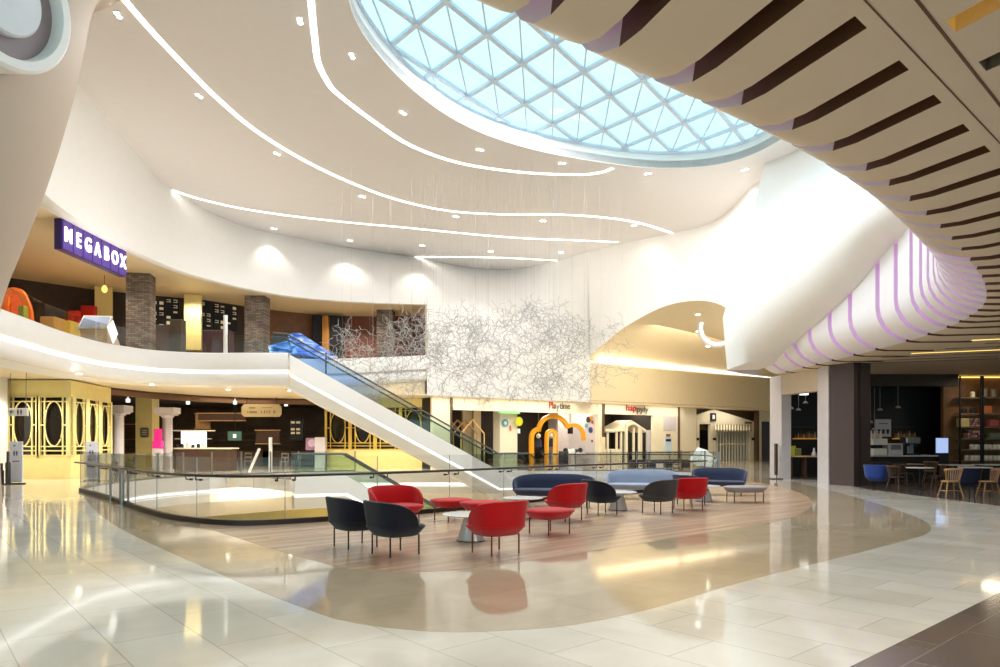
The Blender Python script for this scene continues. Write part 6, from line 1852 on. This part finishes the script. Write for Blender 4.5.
put(tub(NAVYD, 'dark navy tub armchair at the right edge of the picture'), 1003, 494, (-0.3, 0.95), 0.002)
put(windsor(DKWOOD, 'dark spindle chair left of the white cafe table, next to the royal-blue armchair'), 897, 491, (0.9, 0.4), 0.002)
put(windsor(DKWOOD, 'dark spindle chair behind the white cafe table'), 906, 486, (0.4, -0.9), 0.002)
put(windsor(DKWOOD, 'dark spindle chair right of the white cafe table'), 936.5, 490, (-0.9, 0.3), 0.002)
put(windsor(DKWOOD, 'dark spindle chair behind the light spindle chair, by the shelving'), 951.5, 481, (-0.2, -0.95), 0.002)
put(windsor(OAK, 'light oak spindle chair turned away, nearest the hall'), 950.5, 497, (0.1, 0.99), 0.002)
put(windsor(mat('amber_oak', (150, 106, 62), 0.5), 'amber spindle chair between the two dark navy armchairs'), 988.5, 497.5, (-0.95, 0.2), 0.002)
put(windsor(mat('mid_oak', (140, 96, 56), 0.5), 'mid-brown spindle chair farthest back, beside the screen'), 930, 482.5, (-0.6, -0.7), 0.002)
ctable(920, 489.5, 'round white-topped cafe table between dark spindle chairs', r_=0.42)
ctable(975, 489, 'round pale cafe table behind the navy armchairs at the right', LILAC, 0.5)
ctable(956, 484, 'square white cafe table behind the light oak chair', TABLETOP, 0.45, square=True)
ctable(990, 483.5, 'square white cafe table at the right in front of the shelving', TABLETOP, 0.45, square=True)
ctable(905, 482.5, 'square timber cafe table in front of the counter', OAK, 0.5, square=True)
# ================================================================== LIGHT
w = bpy.data.worlds.new('sky'); SC.world = w
w.use_nodes = True
bg = w.node_tree.nodes['Background']
bg.inputs['Color'].default_value = (0.56, 0.92, 0.98, 1)
bg.inputs['Strength'].default_value = 1.25
vs.exposure = 0.2
# daylight coming down through the skylight
area('skylight_daylight', (2.0, 20.5, 13.55), 9, 13, 1750, (0.93, 0.97, 1.0))
# added soft fill below the atrium ceiling beside the skylight
for x, y, p_ in ((-7.5, 22, 330), (-5, 30, 330), (2, 34, 430), (8, 33, 430)):
    area('ceiling_fill', (x, y, 12.9), 5, 5, p_, (1, 0.97, 0.94))
# added fill pointing up at the ceiling and upper walls
for p, pw in (((-13.2, 26, 6.6), 60), ((-11, 33, 6.8), 60), ((4, 40, 7.2), 60), ((9, 30, 7.6), 50)):
    area('cove_and_fill_uplight', p, 2.5, 2.5, pw, (1, 0.98, 0.96), (PI, 0, 0))
# cove on top of the back fascia, lighting the arched bay
for px in (620, 660, 700, 735):
    q = Wat(px, 0.35); area('cove_and_fill_uplight', (q.x, q.y, 7.15), 4.0, 0.35, 34, (1, 0.86, 0.6), (PI, 0, WA))
# lamps under the sloping bay, lighting the back fascia and the concourse
area('bay_lamp', (13, 44.5, 8.3), 7, 2.5, 430, (1, 0.90, 0.70), (R(38), 0, WA))
# soffit lamps over the shops
for p in ((-19.6, 27.6, 4.2), (-16.8, 32, 4.2), (-14, 35.5, 4.2), (-11, 37.5, 4.2), (-6.5, 40.5, 4.2)):
    spot('soffit_lamp', p, 620, 2.5, 0.5, (1, 0.92, 0.78), 0.12)
area('hall_fill', (-18, 43, 4.15), 8, 6, 260, (1, 0.84, 0.6))  # added broad fill to brighten the dark food hall
for px in (460, 520, 560, 620, 670, 730):
    q = Wat(px, 0.2); area('soffit_lamp', (q.x, q.y, 4.2), 4.0, 0.8, 40, (1, 0.93, 0.82), (R(10), 0, WA))
for px in (540, 575, 625):
    q = Wat(px, 3.0); area('shop_lamp', (q.x, q.y, 4.1), 1.2, 1.2, 80, (1, 0.9, 0.72))
# upper storey
for p in ((-19, 31, 9.4), (-16, 36, 9.4), (-9, 41, 9.4)):
    spot('soffit_lamp', p, 420, 2.6, 0.5, (1, 0.9, 0.72), 0.12)
# lower storey
for p in ((-8, 38, -0.7), (0, 40, -0.7), (-12, 34, -0.7)):
    area('soffit_lamp', p, 2, 2, 300, (1, 0.84, 0.5))
# cafe
for p in ((17, 22, 4.38), (22, 22, 4.38), (20, 28, 4.3)):
    area('cafe_lamp', p, 0.6, 0.6, 30, (1, 0.85, 0.62))
# added fill under the hall soffit, above and behind the camera
for x, y in ((0, -4), (7, -4), (8, 1.5)):
    area('hall_fill', (x, y, 4.4), 5, 4, 360, (1, 0.96, 0.91))
